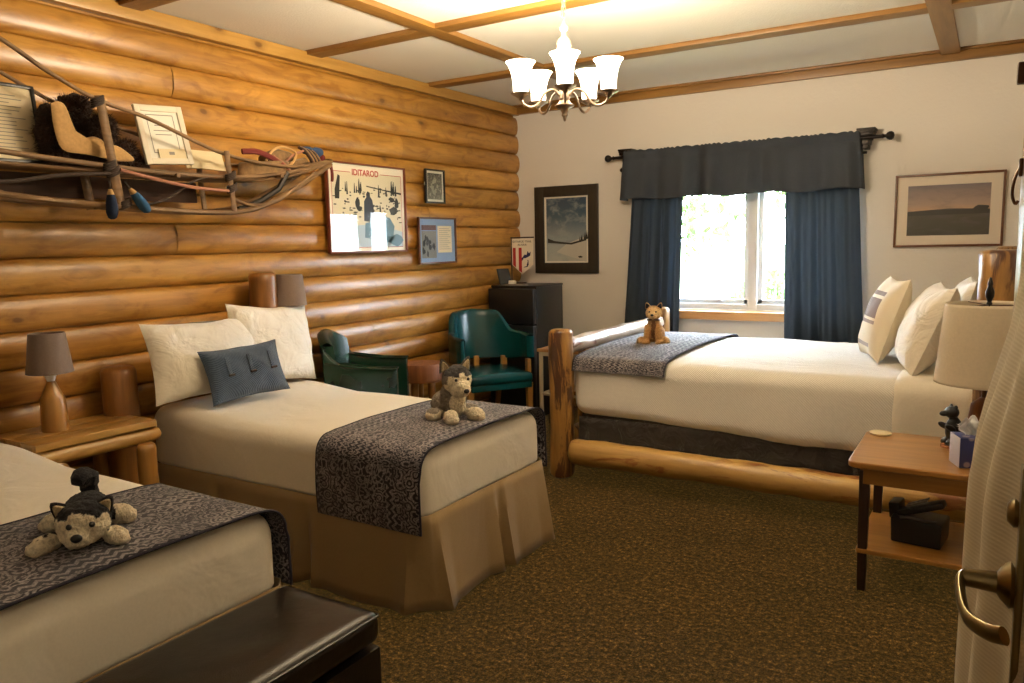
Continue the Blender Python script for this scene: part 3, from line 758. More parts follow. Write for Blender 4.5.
plush('plush_dog','tan plush dog sitting upright by the log footboard of the window-side bed',(-1.95,4.98,.795),rad(14),1.0,
  [((0,.03,.075),(.070,.075,.075),None),((0,-.010,.125),(.048,.045,.075),None),((0,-.030,.220),(.055,.050,.050),None),((0,-.078,.205),(.030,.034,.026),None),
   ((.040,-.055,.075),(.024,.024,.075),None),((-.040,-.055,.075),(.024,.024,.075),None),((.045,-.078,.022),(.030,.038,.022),None),((-.045,-.078,.022),(.030,.038,.022),None),
   ((.080,-.030,.030),(.030,.060,.030),(0,0,rad(15))),((-.080,-.030,.030),(.030,.060,.030),(0,0,rad(-15)))],
  tan_cols,[((.036,-.020,.252),(rad(4),rad(20),0),.020,.042),((-.036,-.020,.252),(rad(4),rad(-20),0),.020,.042)],
  [((.022,-.080,.232),.006),((-.022,-.080,.232),.006)],((0,-.112,.212),(.011,.008,.008)),
  ([(0,.10,.04),(.02,.13,.06),(.02,.14,.10)],.018,M['furtan']),M['furtan'],M['furdark'],dogband)

# bench -------------------------------------------------------------------
r_=thing('bench','dark brown leather storage bench with tufted top at the foot of the front bed','bench',(-1.655,.895,0)); r_.scale=(1,1,1.065)
m=MB(); rbox(m,(0,0,.385),(.40,1.40,.09),.030,24,.003,4,seed=3,crown=.006)
for v in m.v:
    for (bx,by) in ((0,-.42),(0,0),(0,.42)):
        d=math.hypot(v.x-bx,v.y-by)
        if v.z>.40 and d<.10: v.z-=.012*(1-d/.10)**1.5
m.build('cushion_top',M['bench'],r_)
m=MB(); m.box((0,0,.19),(.394,1.392,.28),r=.012); m.build('storage_body',M['bench'],r_)
m=MB()
for sx in (-1,1): m.tube([(sx*.194,-.69,.416),(sx*.194,.69,.416)],.004,6)
for sy in (-1,1): m.tube([(-.19,sy*.695,.416),(.19,sy*.695,.416)],.004,6)
m.build('piping',M['bench'],r_)
for by in (-.42,0,.42): MB().ell((0,by,.416),(.013,.013,.006),seg=12).build('button',M['bench'],r_)
for sx in (-1,1):
    for sy in (-1,1): MB().box((sx*.16,sy*.64,.028),(.05,.05,.056),r=.004,taper=.8).build('leg',M['darkwood'],r_)

# left nightstand ----------------------------------------------------------
r_=thing('nightstand','rustic pine log nightstand between the two left beds','nightstand',(-3.585,1.915,0),0)
m=MB()
for k in range(3):
    m.box((-.120+k*.128,0,.682),(.124,.56,.034),r=.006)
m.build('table_top',M['furn'],r_)
for sx in (-1,1):
    m=MB(); log(m,(sx*.17,-.29,.625),(sx*.17,.30,.625),.034,.034,wob=.12,n=8); m.build('apron_pole',M['furn'],r_)
for sx in (-1,1):
    for sy in (-1,1):
        m=MB(); log(m,(sx*.165+(.05 if sx>0 else 0),sy*.205,0),(sx*.165+(.05 if sx>0 else 0),sy*.205,.60),.046,.044,wob=.1); m.build('leg',M['furn_z'],r_)
m=MB(); m.box((0,0,.22),(.34,.48,.025),r=.004); m.build('shelf',M['furn'],r_)

def log_lamp(label,loc,sh_r0=.078,sh_r1=.106,group='taupe lamps on log bases'):
    r_=thing('table_lamp',label,'lamp',loc,0,group)
    m=MB(); m.lathe([(.062,0),(.064,.01),(.060,.08),(.057,.155),(.050,.165),(.032,.205),(.018,.235),(.012,.245),(.012,.25)],16); m.build('log_base',M['furn_z'],r_)
    m=MB(); m.lathe([(.007,.20),(.007,.42),(.012,.425),(.012,.44),(.003,.45)],10)
    for k in range(3):
        a=k*2.094; m.tube([(0,0,.43),(cos(a)*sh_r0,sin(a)*sh_r0,.452)],.0018,6)
    m.build('lamp_rod',M['bronze'],r_)
    m=MB(); m.lathe([(.012,.22),(.018,.235),(.030,.27),(.026,.30),(.01,.315),(.0001,.317)],14); m.build('bulb',M['white'],r_)
    m=MB(); n=40
    vs=[];fs=[]
    for i,(rr,z) in enumerate(((sh_r1,.275),(sh_r1-.002,.279),(sh_r0+.002,.456),(sh_r0,.460))):
        for k in range(n): a=2*pi*k/n; vs.append((rr*cos(a),rr*sin(a),z))
    for i in range(3):
        for k in range(n): k2=(k+1)%n; fs.append([i*n+k,i*n+k2,(i+1)*n+k2,(i+1)*n+k])
    m.add(vs,fs); m.build('lamp_shade',M['lampgrey'],r_,solid=.004); return r_
log_lamp('taupe shaded lamp on a log base standing on the pine nightstand',(-3.60,1.832,.70)).scale=(.9,.9,.97)
log_lamp('small taupe shaded lamp beside the tall log, behind the pillows of the middle bed',(-3.60,3.26,.885),.078,.100)
# green club chair -----------------------------------------------------------
def club_chair():
    r_=thing('club_chair','dark green vinyl club chair against the log wall beside the middle bed','armchair',(-3.43,3.71,0),rad(32)) # faces local +X
    r_.scale=(.80,.80,1.09)
    G=M['green']
    def arm(sy):
        m=MB(); P=[]
        def fn(u,v):   # u along length, v round the section
            x=-.26+.56*u; a=2*pi*v
            zt=.692+.015*(1-u)+ (.10*max(0,1-u/.30)**1.6); zb=.25
            w=.045; cz=(zt+zb)/2; hz=(zt-zb)/2
            ca,sa=cos(a),sin(a)
            X=math.copysign(abs(ca)**.45,ca)*w; Z=math.copysign(abs(sa)**.35,sa)*hz
            k=1 if 0<u<1 else .0
            return Vector((x,sy*.295+X*k,cz+Z*(k if k else .0)))
        us=[0,.001]+[i/12 for i in range(1,12)]+[.999,1]
        vs=[];n=20
        for u in us:
            for j in range(n): vs.append(fn(u,j/n))
        fs=[[i*n+j,i*n+(j+1)%n,(i+1)*n+(j+1)%n,(i+1)*n+j] for i in range(len(us)-1) for j in range(n)]
        m.add(vs,fs); m.build('arm',G,r_,bev=.006)
        m=MB(); m.tube([(-.25,sy*.295-.045,.73),(.1,sy*.295-.045,.694),(.305,sy*.295-.045,.69),(.305,sy*.295+.045,.69),(.1,sy*.295+.045,.694),(-.25,sy*.295+.045,.73)],.006,6); m.build('piping',G,r_)
    arm(-1);arm(1)
    m=MB()
    def back(u,v,o=0):
        a=(2*u-1); y=a*.30*(1-.12*v); z=.38+.50*v-.03*a*a*v*2
        x=-.20-.09*v-.03*(1-a*a)+o+.05*a*a
        return Vector((x,y,z))
    m.grid(lambda u,v:back(u,v,.045),14,10); m.grid(lambda u,v:back(u,v,-.045),14,10)
    for v in (0,1): m.grid(lambda u,w,v=v:back(u,v,.045-.09*w)+Vector((0,0,(.02 if v else -.02)*sin(pi*w))),14,4)
    for u in (0,1): m.grid(lambda v,w,u=u:back(u,v,.045-.09*w)+Vector((0,(.015 if u else -.015)*sin(pi*w),0)),10,4)
    m.build('backrest',G,r_)
    m=MB(); rbox(m,(.03,0,.40),(.52,.50,.13),.04,12,.003,5,crown=.02); m.build('seat',G,r_)
    m=MB(); m.box((.02,0,.26),(.54,.56,.16),r=.015); m.build('seat_base',G,r_)
    for sx in (-1,1):
        for sy in (-1,1): MB().box((sx*.22+.02,sy*.24,.09),(.045,.045,.18),r=.004,taper=.6).build('leg',M['furn_z'],r_)
club_chair()
# teal armchair
def teal_chair():
    r_=thing('armchair','teal vinyl armchair with wooden legs in front of the black fridge','armchair',(-3.375,5.06,0),rad(-33)) # faces local +X
    r_.scale=(1.06,1.06,1.06)
    G=M['teal']
    m=MB(); rbox(m,(.02,0,.445),(.50,.50,.075),.030,14,.002,5,crown=.018); m.build('seat',G,r_)
    m=MB(); m.box((.02,0,.392),(.48,.48,.05),r=.01); m.build('seat_rail',G,r_)
    m=MB()
    def wrap(u,v,o):
        a=(2*u-1); th=a*rad(112); s=abs(a)
        f=max(0,min(1,(s-.36)/.22)); f=f*f*(3-2*f)
        top=.905-.135*f-.035*s; bot=.545+.035*max(0,(s-.6)/.4)
        z=bot+(top-bot)*v
        rx=.275+o+.06*v*(1-f)*1; ry=.275+o
        x=-cos(th)*rx*(1.0 if cos(th)>0 else 1.55)+.02; y=sin(th)*ry
        if s>.75: y*=1+.05*(s-.75)*4
        return Vector((x,y,z))
    n=44
    m.grid(lambda u,v:wrap(u,v,.024),n,10); m.grid(lambda u,v:wrap(u,v,-.024),n,10)
    for v in (0,1): m.grid(lambda u,w,v=v:wrap(u,v,.024-.048*w)+Vector((0,0,(.016 if v else -.012)*sin(pi*w))),n,5)
    for u in (0,1): m.grid(lambda v,w,u=u:wrap(u,v,.024-.048*w)+Vector((.014*sin(pi*w),0,0)),10,5)
    m.build('backrest',G,r_)
    for (x,y) in ((.215,.235),(.215,-.235)):
        m=MB(); m.box((x,y,.20),(.045,.045,.40),r=.004,taper=.65); m.box((x-.06,y*1.10,.50),(.045,.030,.13),r=.004); m.build('leg',M['furn_z'],r_)
    for (x,y) in ((-.19,.18),(-.19,-.18)):
        m=MB(); m.box((0,0,-.20),(.04,.04,.42),r=.004,taper=.65,mtx=T(x,y,.41)@RY(rad(12))); m.build('leg',M['furn_z'],r_)
    for a in (-50,0,50):
        m=MB(); m.box((-.255*cos(rad(a))+.02,.255*sin(rad(a)),.515),(.03,.045,.09),r=.004,mtx=None); m.build('spacer_block',M['furn_z'],r_)
teal_chair()
# stump table
r_=thing('stump_table','round log slice side table between the green and the teal chair','side table',(-3.53,4.41,0)); r_.scale=(.86,.86,1.26)
m=MB()
n=40;vs=[];fs=[]
prof=[(0.0,.41),(.165,.41),(.18,.425),(.182,.50),(.172,.515),(0,.515)]
for i,(rr,z) in enumerate(prof):
    for k in range(n):
        a=2*pi*k/n; w=1+.06*noise.noise(Vector((cos(a)*1.5,sin(a)*1.5,4)))+ (.025*noise.noise(Vector((cos(a)*7,sin(a)*7,2))) if i in (2,3) else 0)
        vs.append((rr*w*cos(a),rr*w*sin(a),z))
for i in range(len(prof)-1):
    for k in range(n): k2=(k+1)%n; fs.append([i*n+k,i*n+k2,(i+1)*n+k2,(i+1)*n+k])
m.add(vs,fs); m.build('slice_top',M['bark'],r_)
for k in range(3):
    a=k*2.094+.4; m=MB(); log(m,(cos(a)*.12,sin(a)*.12,0),(cos(a)*.08,sin(a)*.08,.42),.030,.034); m.build('leg',M['redlog'],r_)

# fridge -----------------------------------------------------------
r_=thing('mini_fridge','black compact refrigerator standing in the far corner behind the teal chair','refrigerator',(-3.49,5.87,0))
m=MB(); m.box((0,.02,.575),(.45,.47,1.11),r=.006); m.build('cabinet',M['fridge'],r_)
m=MB(); m.box((0,-.245,.42),(.45,.05,.78),r=.008); m.build('door',M['fridge'],r_)
m=MB(); m.box((0,-.245,.97),(.45,.05,.30),r=.008); dd=m.build('door',M['fridge'],r_)
m=MB(); m.box((.0,.02,1.136),(.456,.48,.016),r=.004); m.build('top_panel',M['fridge'],r_)
m=MB(); m.box((0,0,.01),(.44,.44,.02)); m.build('foot',M['black'],r_)
# items on the fridge
r_=thing('standing_photo_frame','small dark photo frame leaning back on its stand on the fridge top','photo frame',(-3.655,5.80,1.1445),rad(62))
m=MB(); m.box((0,0,.075),(.12,.010,.15),r=.002,mtx=RX(rad(-24))); m.build('frame',M['blackframe'],r_)
m=MB(); m.box((0,-.0065,.075),(.095,.002,.125),mtx=RX(rad(-24))); m.build('photo',M['ink'],r_)

m=MB(); m.tube([(0,.055,.11),(0,.115,.003)],.006,6); m.build('easel_leg',M['blackframe'],r_)
r_=thing('pennant_stand','small hanging pennant with red stripes and dog emblem on a stand on the fridge','pennant',(-3.565,5.93,1.1445))
m=MB(); m.box((-.06,.0,.008),(.16,.09,.014),r=.002); m.build('stand_base',M['darkwood'],r_)
m=MB(); m.tube([(-.108,0,.01),(-.108,0,.415)],.005,8); m.tube([(-.115,0,.409),(.125,0,.409)],.006,8); m.build('stand_pole',M['darkwood'],r_)
m=MB(); m.prism([(-.10,.40),(.112,.40),(.112,.17),(.0,.085),(-.10,.17)],.004,mtx=T(0,.002,0)@RX(rad(90))); fl=m.build('pennant_cloth',M['posterwhite'],r_)
m=MB()
m.poly([(-.092,-.0025,.32),(-.062,-.0025,.32),(-.062,-.0025,.145),(-.092,-.0025,.168)]); m.poly([(-.032,-.0025,.32),(.0,-.0025,.32),(.0,-.0025,.098),(-.032,-.0025,.118)]); m.build('red_stripes',M['red'],fl)
m=MB()   # small dark dog-like emblem (generic)
for P in ([(.008,.235),(.03,.26),(.05,.255),(.06,.29),(.075,.27),(.092,.285),(.088,.25),(.06,.235),(.03,.225)],[(.0,.20),(.02,.225),(.015,.24),(.0,.23)],[(.05,.17),(.062,.20),(.056,.21),(.068,.21),(.07,.17),(.058,.15),(.02,.145),(.022,.15),(.05,.158)]):
    m.poly([(x,-.003,z) for x,z in P])
m.build('emblem',M['navy'],fl)
for tx,sz,z in (('IDITAROD TRAIL',.026,.365),('ALASKA',.026,.337)):
    me=text_mesh(tx,sz,.0004); me.transform(T(.005,-.003,z)@RX(rad(90))); me.materials.append(M['ink']); o=bpy.data.objects.new('lettering',me); COL.objects.link(o); o.parent=fl
m=MB(); m.box((0,0,.018),(.065,.03,.036),r=.003,mtx=RX(rad(-12))); tag(m.build('small_card',M['paper'],None,loc=(-3.555,5.74,1.1465)),'small white folded card on the fridge in front of the pennant','card')
m=MB(); m.box((0,0,.005),(.20,.09,.010),r=.002); tag(m.build('leaflet',M['inklt'],None,loc=(-3.50,5.72,1.1445),rot=(0,0,rad(6))),'thin grey leaflet lying along the front of the fridge top','leaflet')
# metal side table
r_=thing('side_table','small side table with pale metal legs between the fridge and the log bed','side table',(-2.80,5.52,0))
m=MB(); m.box((0,0,.655),(.52,.46,.026),r=.006); m.build('table_top',M['sill'],r_)
for sx in (-1,1):
    for sy in (-1,1): MB().box((sx*.235,sy*.205,.32),(.026,.026,.645),r=.003).build('leg',M['creamm'],r_)
m=MB()
for sy in (-1,1): m.box((0,sy*.205,.30),(.46,.018,.018)); m.box((0,sy*.205,.625),(.46,.018,.03))
for sx in (-1,1): m.box((sx*.235,0,.30),(.018,.40,.018)); m.box((sx*.235,0,.625),(.018,.40,.03))
m.build('stretcher',M['creamm'],r_)
m=MB()
P=[(.055*cos(k*.55)*(1+.2*sin(k)),.055*sin(k*.55),.008+.006*(k%3)+.002*k) for k in range(26)]
m.tube(spline(P,3),.006,6); tag(m.build('cable_coil',M['black'],None,loc=(-2.66,5.50,.668)),'dark coiled cord on the metal-legged side table behind the bed post','cord')

# pictures ---------------------------------------------------------------
def framed(name,label,cat,loc,rz,w,h,fw,dep,fm,matm=None,inner=None,pm=None,art=None,group=None,tilt=0,roll=0,iz=0,glaze=True,ix=0):
    r_=thing(name,label,cat,loc,0,group); r_.rotation_euler=Euler((tilt,roll,rz),'XYZ')
    m=MB()
    for sx in (-1,1): m.box((sx*(w/2-fw/2),-dep/2,0),(fw,dep,h),r=.003)
    for sz in (-1,1): m.box((0,-dep/2,sz*(h/2-fw/2)),(w-2*fw+.002,dep,fw),r=.003)
    m.build('frame',fm,r_)
    m=MB(); m.box((0,-dep*.35,0),(w-2*fw+.004,.004,h-2*fw+.004)); m.build('mat_board',matm or M['paper'],r_)
    y=-dep*.35-.003
    if inner:
        m=MB(); iw,ih=inner
        m.add([(ix-iw/2,y,iz-ih/2),(ix+iw/2,y,iz-ih/2),(ix+iw/2,y,iz+ih/2),(ix-iw/2,y,iz+ih/2)],[[0,1,2,3]],0,None,False,[(0,0),(1,0),(1,1),(0,1)]); 
        pr=m.build('print',pm,r_)
        if art: art(pr,y)
    elif art: art(r_,y)
    if glaze:
        m=MB(); yy=-dep*.75; xx=w/2-fw; zz=h/2-fw; m.poly([(-xx,yy,-zz),(xx,yy,-zz),(xx,yy,zz),(-xx,yy,zz)]); m.build('glazing',M['glazing'],r_)
    return r_
def blob(m,x,z,w,h,y,mat=0,n=9,seed=0):
    rr=random.Random(seed+int(x*1e4)); m.poly([(x+w/2*cos(2*pi*k/n)*rr.uniform(.7,1.15),y,z+h/2*sin(2*pi*k/n)*rr.uniform(.7,1.15)) for k in range(n)],mat)
# long-distance race poster
M['reflect_snow']=plain('reflection_blue_snow',srgb(178,196,206),.5); M['coat_blue']=plain('dark_coat',srgb(34,34,44),.5); M['spruce']=plain('spruce_print',srgb(38,34,26),.5)
M['steel_blue']=plain('steel_blue_print',srgb(92,124,142),.5)
def poster_art(par,y):
    W,Hh=.80,.61; rr=random.Random(5)
    m=MB(); b=.045; L_=.004
    x0,x1,z0,z1=-W/2+b,W/2-b*.9,-Hh/2+.035,Hh/2-.062
    def bar(xa,xb,za,zb): m.poly([(xa,y-.0012,za),(xb,y-.0012,za),(xb,y-.0012,zb),(xa,y-.0012,zb)])
    bar(x0,x0+L_,z0,z1);bar(x1-L_,x1,z0,z1);bar(x0,-.17,z1-L_,z1);bar(.13,x1,z1-L_,z1);bar(x0,x1,z0,z0+L_); m.build('border_line',M['red'],par)
    me=text_mesh('IDITAROD',.058,.0004,bold=.0012); me.transform(T(-.02,y-.0014,z1-.020)@RX(rad(90))@Matrix.Scale(1.0,4)); me.materials.append(M['red']); o=bpy.data.objects.new('lettering',me); COL.objects.link(o); o.parent=par
    m=MB(); m.poly([(x0+L_,y-.0004,z0+L_),(x1-L_,y-.0004,z0+L_),(x1-L_,y-.0004,z1-L_),(x0+L_,y-.0004,z1-L_)]); m.build('snow_scene',M['snowphoto'],par)
    m=MB()
    m.poly([(x0+.34,y-.0007,.150),(x1-L_,y-.0007,.108),(x1-L_,y-.0007,.122),(x0+.5,y-.0007,.140),(x0+.34,y-.0007,.158)])
    for k in range(95):
        x=rr.uniform(x0+.02,x1-.02); z=rr.uniform(-.02,.15) if rr.random()<.6 else rr.uniform(-.1,.05)
        blob(m,x,z,rr.uniform(.008,.045),rr.uniform(.005,.016),y-.0009,seed=k)
    for k in range(22):
        x=rr.choice([rr.uniform(x0+.10,x0+.30),rr.uniform(x1-.26,x1-.05)]); hgt=rr.uniform(.03,.09); z=rr.uniform(.09,.12)
        m.poly([(x-.008,y-.001,z),(x+.008,y-.001,z),(x+.003,y-.001,z+hgt),(x-.002,y-.001,z+hgt)])
    m.poly([(x0+.03,y-.001,.06),(x0+.07,y-.001,.06),(x0+.085,y-.001,.21),(x0+.065,y-.001,.22),(x0+.03,y-.001,.12)])
    for x,z,w,h in ((.26,-.01,.09,.06),(.30,.04,.05,.08),(.25,.07,.07,.04),(-.11,.03,.05,.09),(-.09,.0,.07,.04),(-.18,-.055,.06,.02),(.12,.0,.02,.06)): blob(m,x,z,w,h,y-.0011,seed=3)
    m.build('trees',M['spruce'],par)
    m=MB(); m.poly([(x0+L_,y-.0010,z0+L_),(x1-L_,y-.0010,z0+L_),(x1-L_,y-.0010,-.16),(.20,y-.0010,-.13),(.0,y-.0010,-.11),(-.2,y-.0010,-.12),(x0+L_,y-.0010,-.10)]); m.build('reflection_on_snow',M['reflect_snow'],par)  # lower snow painted bluish, mostly the window's reflection put into the print
    m=MB(); m.poly([(-.052,y-.0016,-.085),(.045,y-.0016,-.09),(.055,y-.0016,-.02),(.040,y-.0016,.06),(.018,y-.0016,.085),(.018,y-.0016,.11),(-.005,y-.0016,.12),(-.022,y-.0016,.10),(-.02,y-.0016,.08),(-.045,y-.0016,.05)]); m.build('musher_figure',M['coat_blue'],par)
    m=MB(); m.poly([(-.05,y-.0013,-.20),(.24,y-.0013,-.24),(.27,y-.0013,-.12),(.22,y-.0013,-.06),(.15,y-.0013,-.05),(.09,y-.0013,-.085),(-.04,y-.0013,-.10)]); blob(m,.28,-.22,.16,.09,y-.0013,seed=9); m.build('sled_load',M['steel_blue'],par)
framed('framed_poster','large white framed sled race poster with red title on the log wall','poster',(XL+.078,4.148,1.765),rad(90),.80,.61,.012,.028,M['framered'],M['posterwhite'],art=poster_art)
def small_art(par,y):
    m=MB(); rr=random.Random(2)
    for k in range(26): blob(m,rr.gauss(0,.035),rr.uniform(-.09,.07),rr.uniform(.012,.03),rr.uniform(.012,.04),y-.0008,seed=k)
    m.build('figure_shapes',M['snowpale'],par)
M['snowpale']=plain('pale_print',srgb(168,164,146),.6)
framed('framed_photo','small black framed grey photograph, higher of two small frames by the corner','picture',(XL+.076,4.925,1.958),rad(90),.245,.262,.013,.022,M['blackframe'],M['paper'],(.185,.20),M['greyphoto'],small_art)
def collage(par,y):
    m=MB(); m.poly([(-.205,y-.001,.075),(-.02,y-.001,.075),(-.02,y-.001,-.135),(-.205,y-.001,-.135)]); ph=m.build('group_photo',M['greyphoto'],par)
    m=MB(); m.poly([(-.205,y-.0016,.08),(-.02,y-.0016,.08),(-.02,y-.0016,.12),(-.205,y-.0016,.12)]); m.build('barn_print',plain('barn_red',srgb(92,58,50),.6),par)
    m=MB(); rr=random.Random(8)
    for k in range(18): blob(m,rr.uniform(-.19,-.04),rr.uniform(-.12,.03),rr.uniform(.02,.04),rr.uniform(.03,.06),y-.0016,seed=k)
    m.build('dark_figures',M['ink'],par)
    m=MB(); m.poly([(.0,y-.001,.115),(.185,y-.001,.115),(.185,y-.001,-.095),(.0,y-.001,-.095)]); pg=m.build('typed_page',M['paperc'],par)
    m=MB()
    for k in range(11): m.poly([(.015,y-.0016,.095-k*.016),(.15+.02*sin(k*2.1),y-.0016,.095-k*.016),(.15+.02*sin(k*2.1),y-.0016,.0915-k*.016),(.015,y-.0016,.0915-k*.016)])
    m.build('text_lines',M['inklt'],pg)
framed('framed_collage','small frame with pale blue mat holding photos and a typed page','picture',(XL+.076,4.94,1.538),rad(90),.485,.362,.014,.022,M['framebrown'],M['mat_blue'],art=collage)
def winter_art(par,y):
    m=MB(); rr=random.Random(4)
    for k in range(8):
        x=.14+k*.012+rr.uniform(-.006,.006); z=-.10+.002*k; hgt=.04+.012*k*rr.uniform(.6,1)
        m.poly([(x-.007,y-.001,z),(x+.007,y-.001,z),(x,y-.001,z+hgt)])
    m.poly([(-.19,y-.001,-.115),(.05,y-.001,-.135),(.2,y-.001,-.10),(.2,y-.001,-.085),(.04,y-.001,-.12),(-.12,y-.001,-.10),(-.19,y-.001,-.075)])
    m.build('treeline',M['spruce'],par)
    m=MB(); m.poly([(0.0,y-.0008,-.13),(.2,y-.0008,-.06),(.2,y-.0008,-.29),(-.10,y-.0008,-.2)]); m.build('snow_slope',plain('snow_slope',srgb(196,192,180),.5),par)
    m=MB(); blob(m,.14,-.245,.05,.018,y-.0014,seed=2); m.build('far_sled',M['spruce'],par)
r_=framed('framed_painting','dark framed painting of a snowy landscape on the white wall left of the curtains','painting',(-3.292,YB-.002,1.617),0,.638,.783,.095,.03,wood('dark_weathered_frame',srgb(52,44,34),srgb(30,26,20),'Z',.4,knots=False),M['paper'],(.405,.565),M['snowpic'],winter_art)
def dusk_art(par,y):
    m=MB(); m.poly([(-.25,y-.001,-.005),(.0,y-.001,.01),(.25,y-.001,.0),(.25,y-.001,-.03),(-.25,y-.001,-.035)]); blob(m,.20,.01,.10,.045,y-.001,seed=6); m.build('treeline',plain('dusk_trees',srgb(50,44,38),.5),par)
framed('framed_photo','wide framed dusk landscape photograph on the white wall right of the curtains','picture',(-.287,YB-.002,1.672),0,.672,.510,.016,.025,M['framebrown'],M['mat_cream'],(.505,.35),M['duskpic'],dusk_art)

# ------------------------------------------------------------------ dog sled on the log wall
SX,SY,SZ=-3.50,2.40,1.70
sled=thing('dog_sled','weathered wooden dog sled hung high on the log wall as a shelf','dog sled',(SX,SY,SZ))
def sp_(x,pts,n=6): return spline([(x-SX,y-SY,z-SZ) for y,z in pts],n)
def part_tube(nm,x,pts,r,mat='sled',wob=.12,flat=1.0,x2=None):
    P=sp_(x,pts)
    if x2 is not None:
        n=len(P)
        for i,p in enumerate(P): p.x+= (x2-x)*(i/(n-1))**2
    m=MB(); m.tube(P,r,10,wob=wob,flat=flat); return m.build(nm,M[mat],sled)
RUN=[(.8,1.80),(1.388,1.76),(1.595,1.74),(1.828,1.72),(2.142,1.704),(2.512,1.69),(2.788,1.702),(2.959,1.744),(3.183,1.841),(3.385,1.944),(3.488,1.998)]
part_tube('runner',-3.38,RUN,.014,flat=1.5,x2=-3.44)
part_tube('runner',-3.62,[(y,z+.01) for y,z in RUN],.013,flat=1.5,x2=-3.56)
RAIL=[(.8,1.96),(1.404,1.923),(1.611,1.909),(1.803,1.897),(2.062,1.883),(2.308,1.873),(2.527,1.872),(2.769,1.877),(3.041,1.91),(3.267,1.953),(3.489,2.012)]
part_tube('top_rail',-3.38,RAIL,.012,x2=-3.44)
part_tube('top_rail',-3.62,[(y,z+.004) for y,z in RAIL],.011,x2=-3.56)
part_tube('handlebar',-3.38,[(.9,2.70),(1.455,2.437),(1.653,2.349),(1.836,2.25),(2.033,2.169),(2.277,2.118),(2.54,2.034),(2.697,1.994),(2.908,1.968),(3.192,1.964),(3.47,2.016)],.0095,x2=-3.44)
part_tube('handlebar',-3.62,[(.9,2.66),(1.455,2.41),(1.836,2.23),(2.033,2.15),(2.40,2.06),(2.697,1.975),(2.908,1.965),(3.192,1.966),(3.47,2.016)],.009,x2=-3.56)
for x in (-3.38,-3.62):
    for a,b,w in (((2.040,2.185),(2.100,1.70),.022),((2.695,2.005),(2.722,1.70),.017),((1.2,2.52),(1.22,1.76),.02)):
        m=MB(); P=[(0,a[0]-SY+(b[0]-a[0])*k/8,a[1]-SZ+(b[1]-a[1])*k/8) for k in range(9)]
        m.tube([(p[0]+x-SX,p[1],p[2]) for p in P],w,8,flat=.45 if False else 1,wob=.12); 
        for v in m.v: v.x=(v.x-(x-SX))*.5+(x-SX)
        m.build('stanchion',M['sled'],sled)
for y,z in ((1.25,1.86),(2.07,1.872),(2.40,1.862),(2.71,1.868),(3.05,1.90)):
    m=MB(); m.tube([(-3.37-SX,y-SY,z-SZ),(-3.63-SX,y-SY,z-SZ)],.011,8,wob=.1); m.build('cross_bar',M['sled'],sled)
for y,z in ((1.6,1.745),(2.11,1.712),(2.73,1.708)):
    m=MB(); m.tube([(-3.38-SX,y-SY,z-SZ),(-3.62-SX,y-SY,z-SZ)],.012,8,wob=.1); m.build('cross_bar',M['sled'],sled)
for k in range(5):
    x=-3.43-k*.035; m=MB(); m.tube(sp_(x,[(.9,1.875),(1.6,1.868),(2.3,1.862),(2.9,1.874),(3.2,1.92),(3.42,1.985)]),.009,8,wob=.1,flat=1.3)
    m.build('bed_slat',M['sled'],sled)
m=MB(); m.box((-3.655-SX,1.75-SY,1.805-SZ),(.012,1.9,.105),r=.003); m.build('back_panel',M['backpanel'],sled)
# front bow joining the two sides
m=MB(); m.tube(spline([(-3.44-SX,3.47-SY,2.006-SZ),(-3.455-SX,3.515-SY,2.022-SZ),(-3.50-SX,3.53-SY,2.026-SZ),(-3.545-SX,3.515-SY,2.022-SZ),(-3.56-SX,3.47-SY,2.006-SZ)],5),.014,8); m.build('nose_bow',M['sled'],sled)
m=MB(); m.tube([(-3.42-SX,2.78-SY,1.71-SZ),(-3.42-SX,2.92-SY,1.755-SZ),(-3.42-SX,3.06-SY,1.83-SZ),(-3.42-SX,3.13-SY,1.925-SZ)],.016,8); m.build('brake_bar',M['blackm'],sled)
part_tube('brush_bow',-3.40,[(2.74,1.76),(2.86,1.735),(3.02,1.76),(3.18,1.85),(3.33,1.94)],.010)
part_tube('pink_rope',-3.365,[(2.10,1.868),(2.304,1.831),(2.493,1.807),(2.68,1.80)],.0085,'pinkrope')
part_tube('side_rope',-3.37,[(1.1,1.90),(1.5,1.80),(1.62,1.79),(1.85,1.83),(2.07,1.85)],.008,'darkrope')
part_tube('side_rope',-3.40,[(2.2,1.71),(2.35,1.75),(2.5,1.84),(2.6,1.87)],.006,'darkrope')
for (y,z) in ((2.06,1.885),(2.075,1.86),(2.71,1.88),(2.715,1.82),(2.12,1.72),(2.03,2.16)):
    m=MB()
    for k in range(4):
        rr_=.026; m.tube([(-3.38-SX+cos(a)*rr_*.7,y-SY+sin(a)*rr_,z-SZ+k*.009-.015+.012*sin(a)) for a in [2*pi*j/14 for j in range(14)]],.0055,6,closed=True)
    m.build('lashing',M['darkrope'],sled)
# hanging frayed cord at nose
m=MB(); m.tube(spline([(-3.45-SX,3.50-SY,2.01-SZ),(-3.445-SX,3.51-SY,1.96-SZ),(-3.44-SX,3.50-SY,1.90-SZ)],4),.009,6,wob=.4); m.build('nose_cord',M['maroon'],sled)

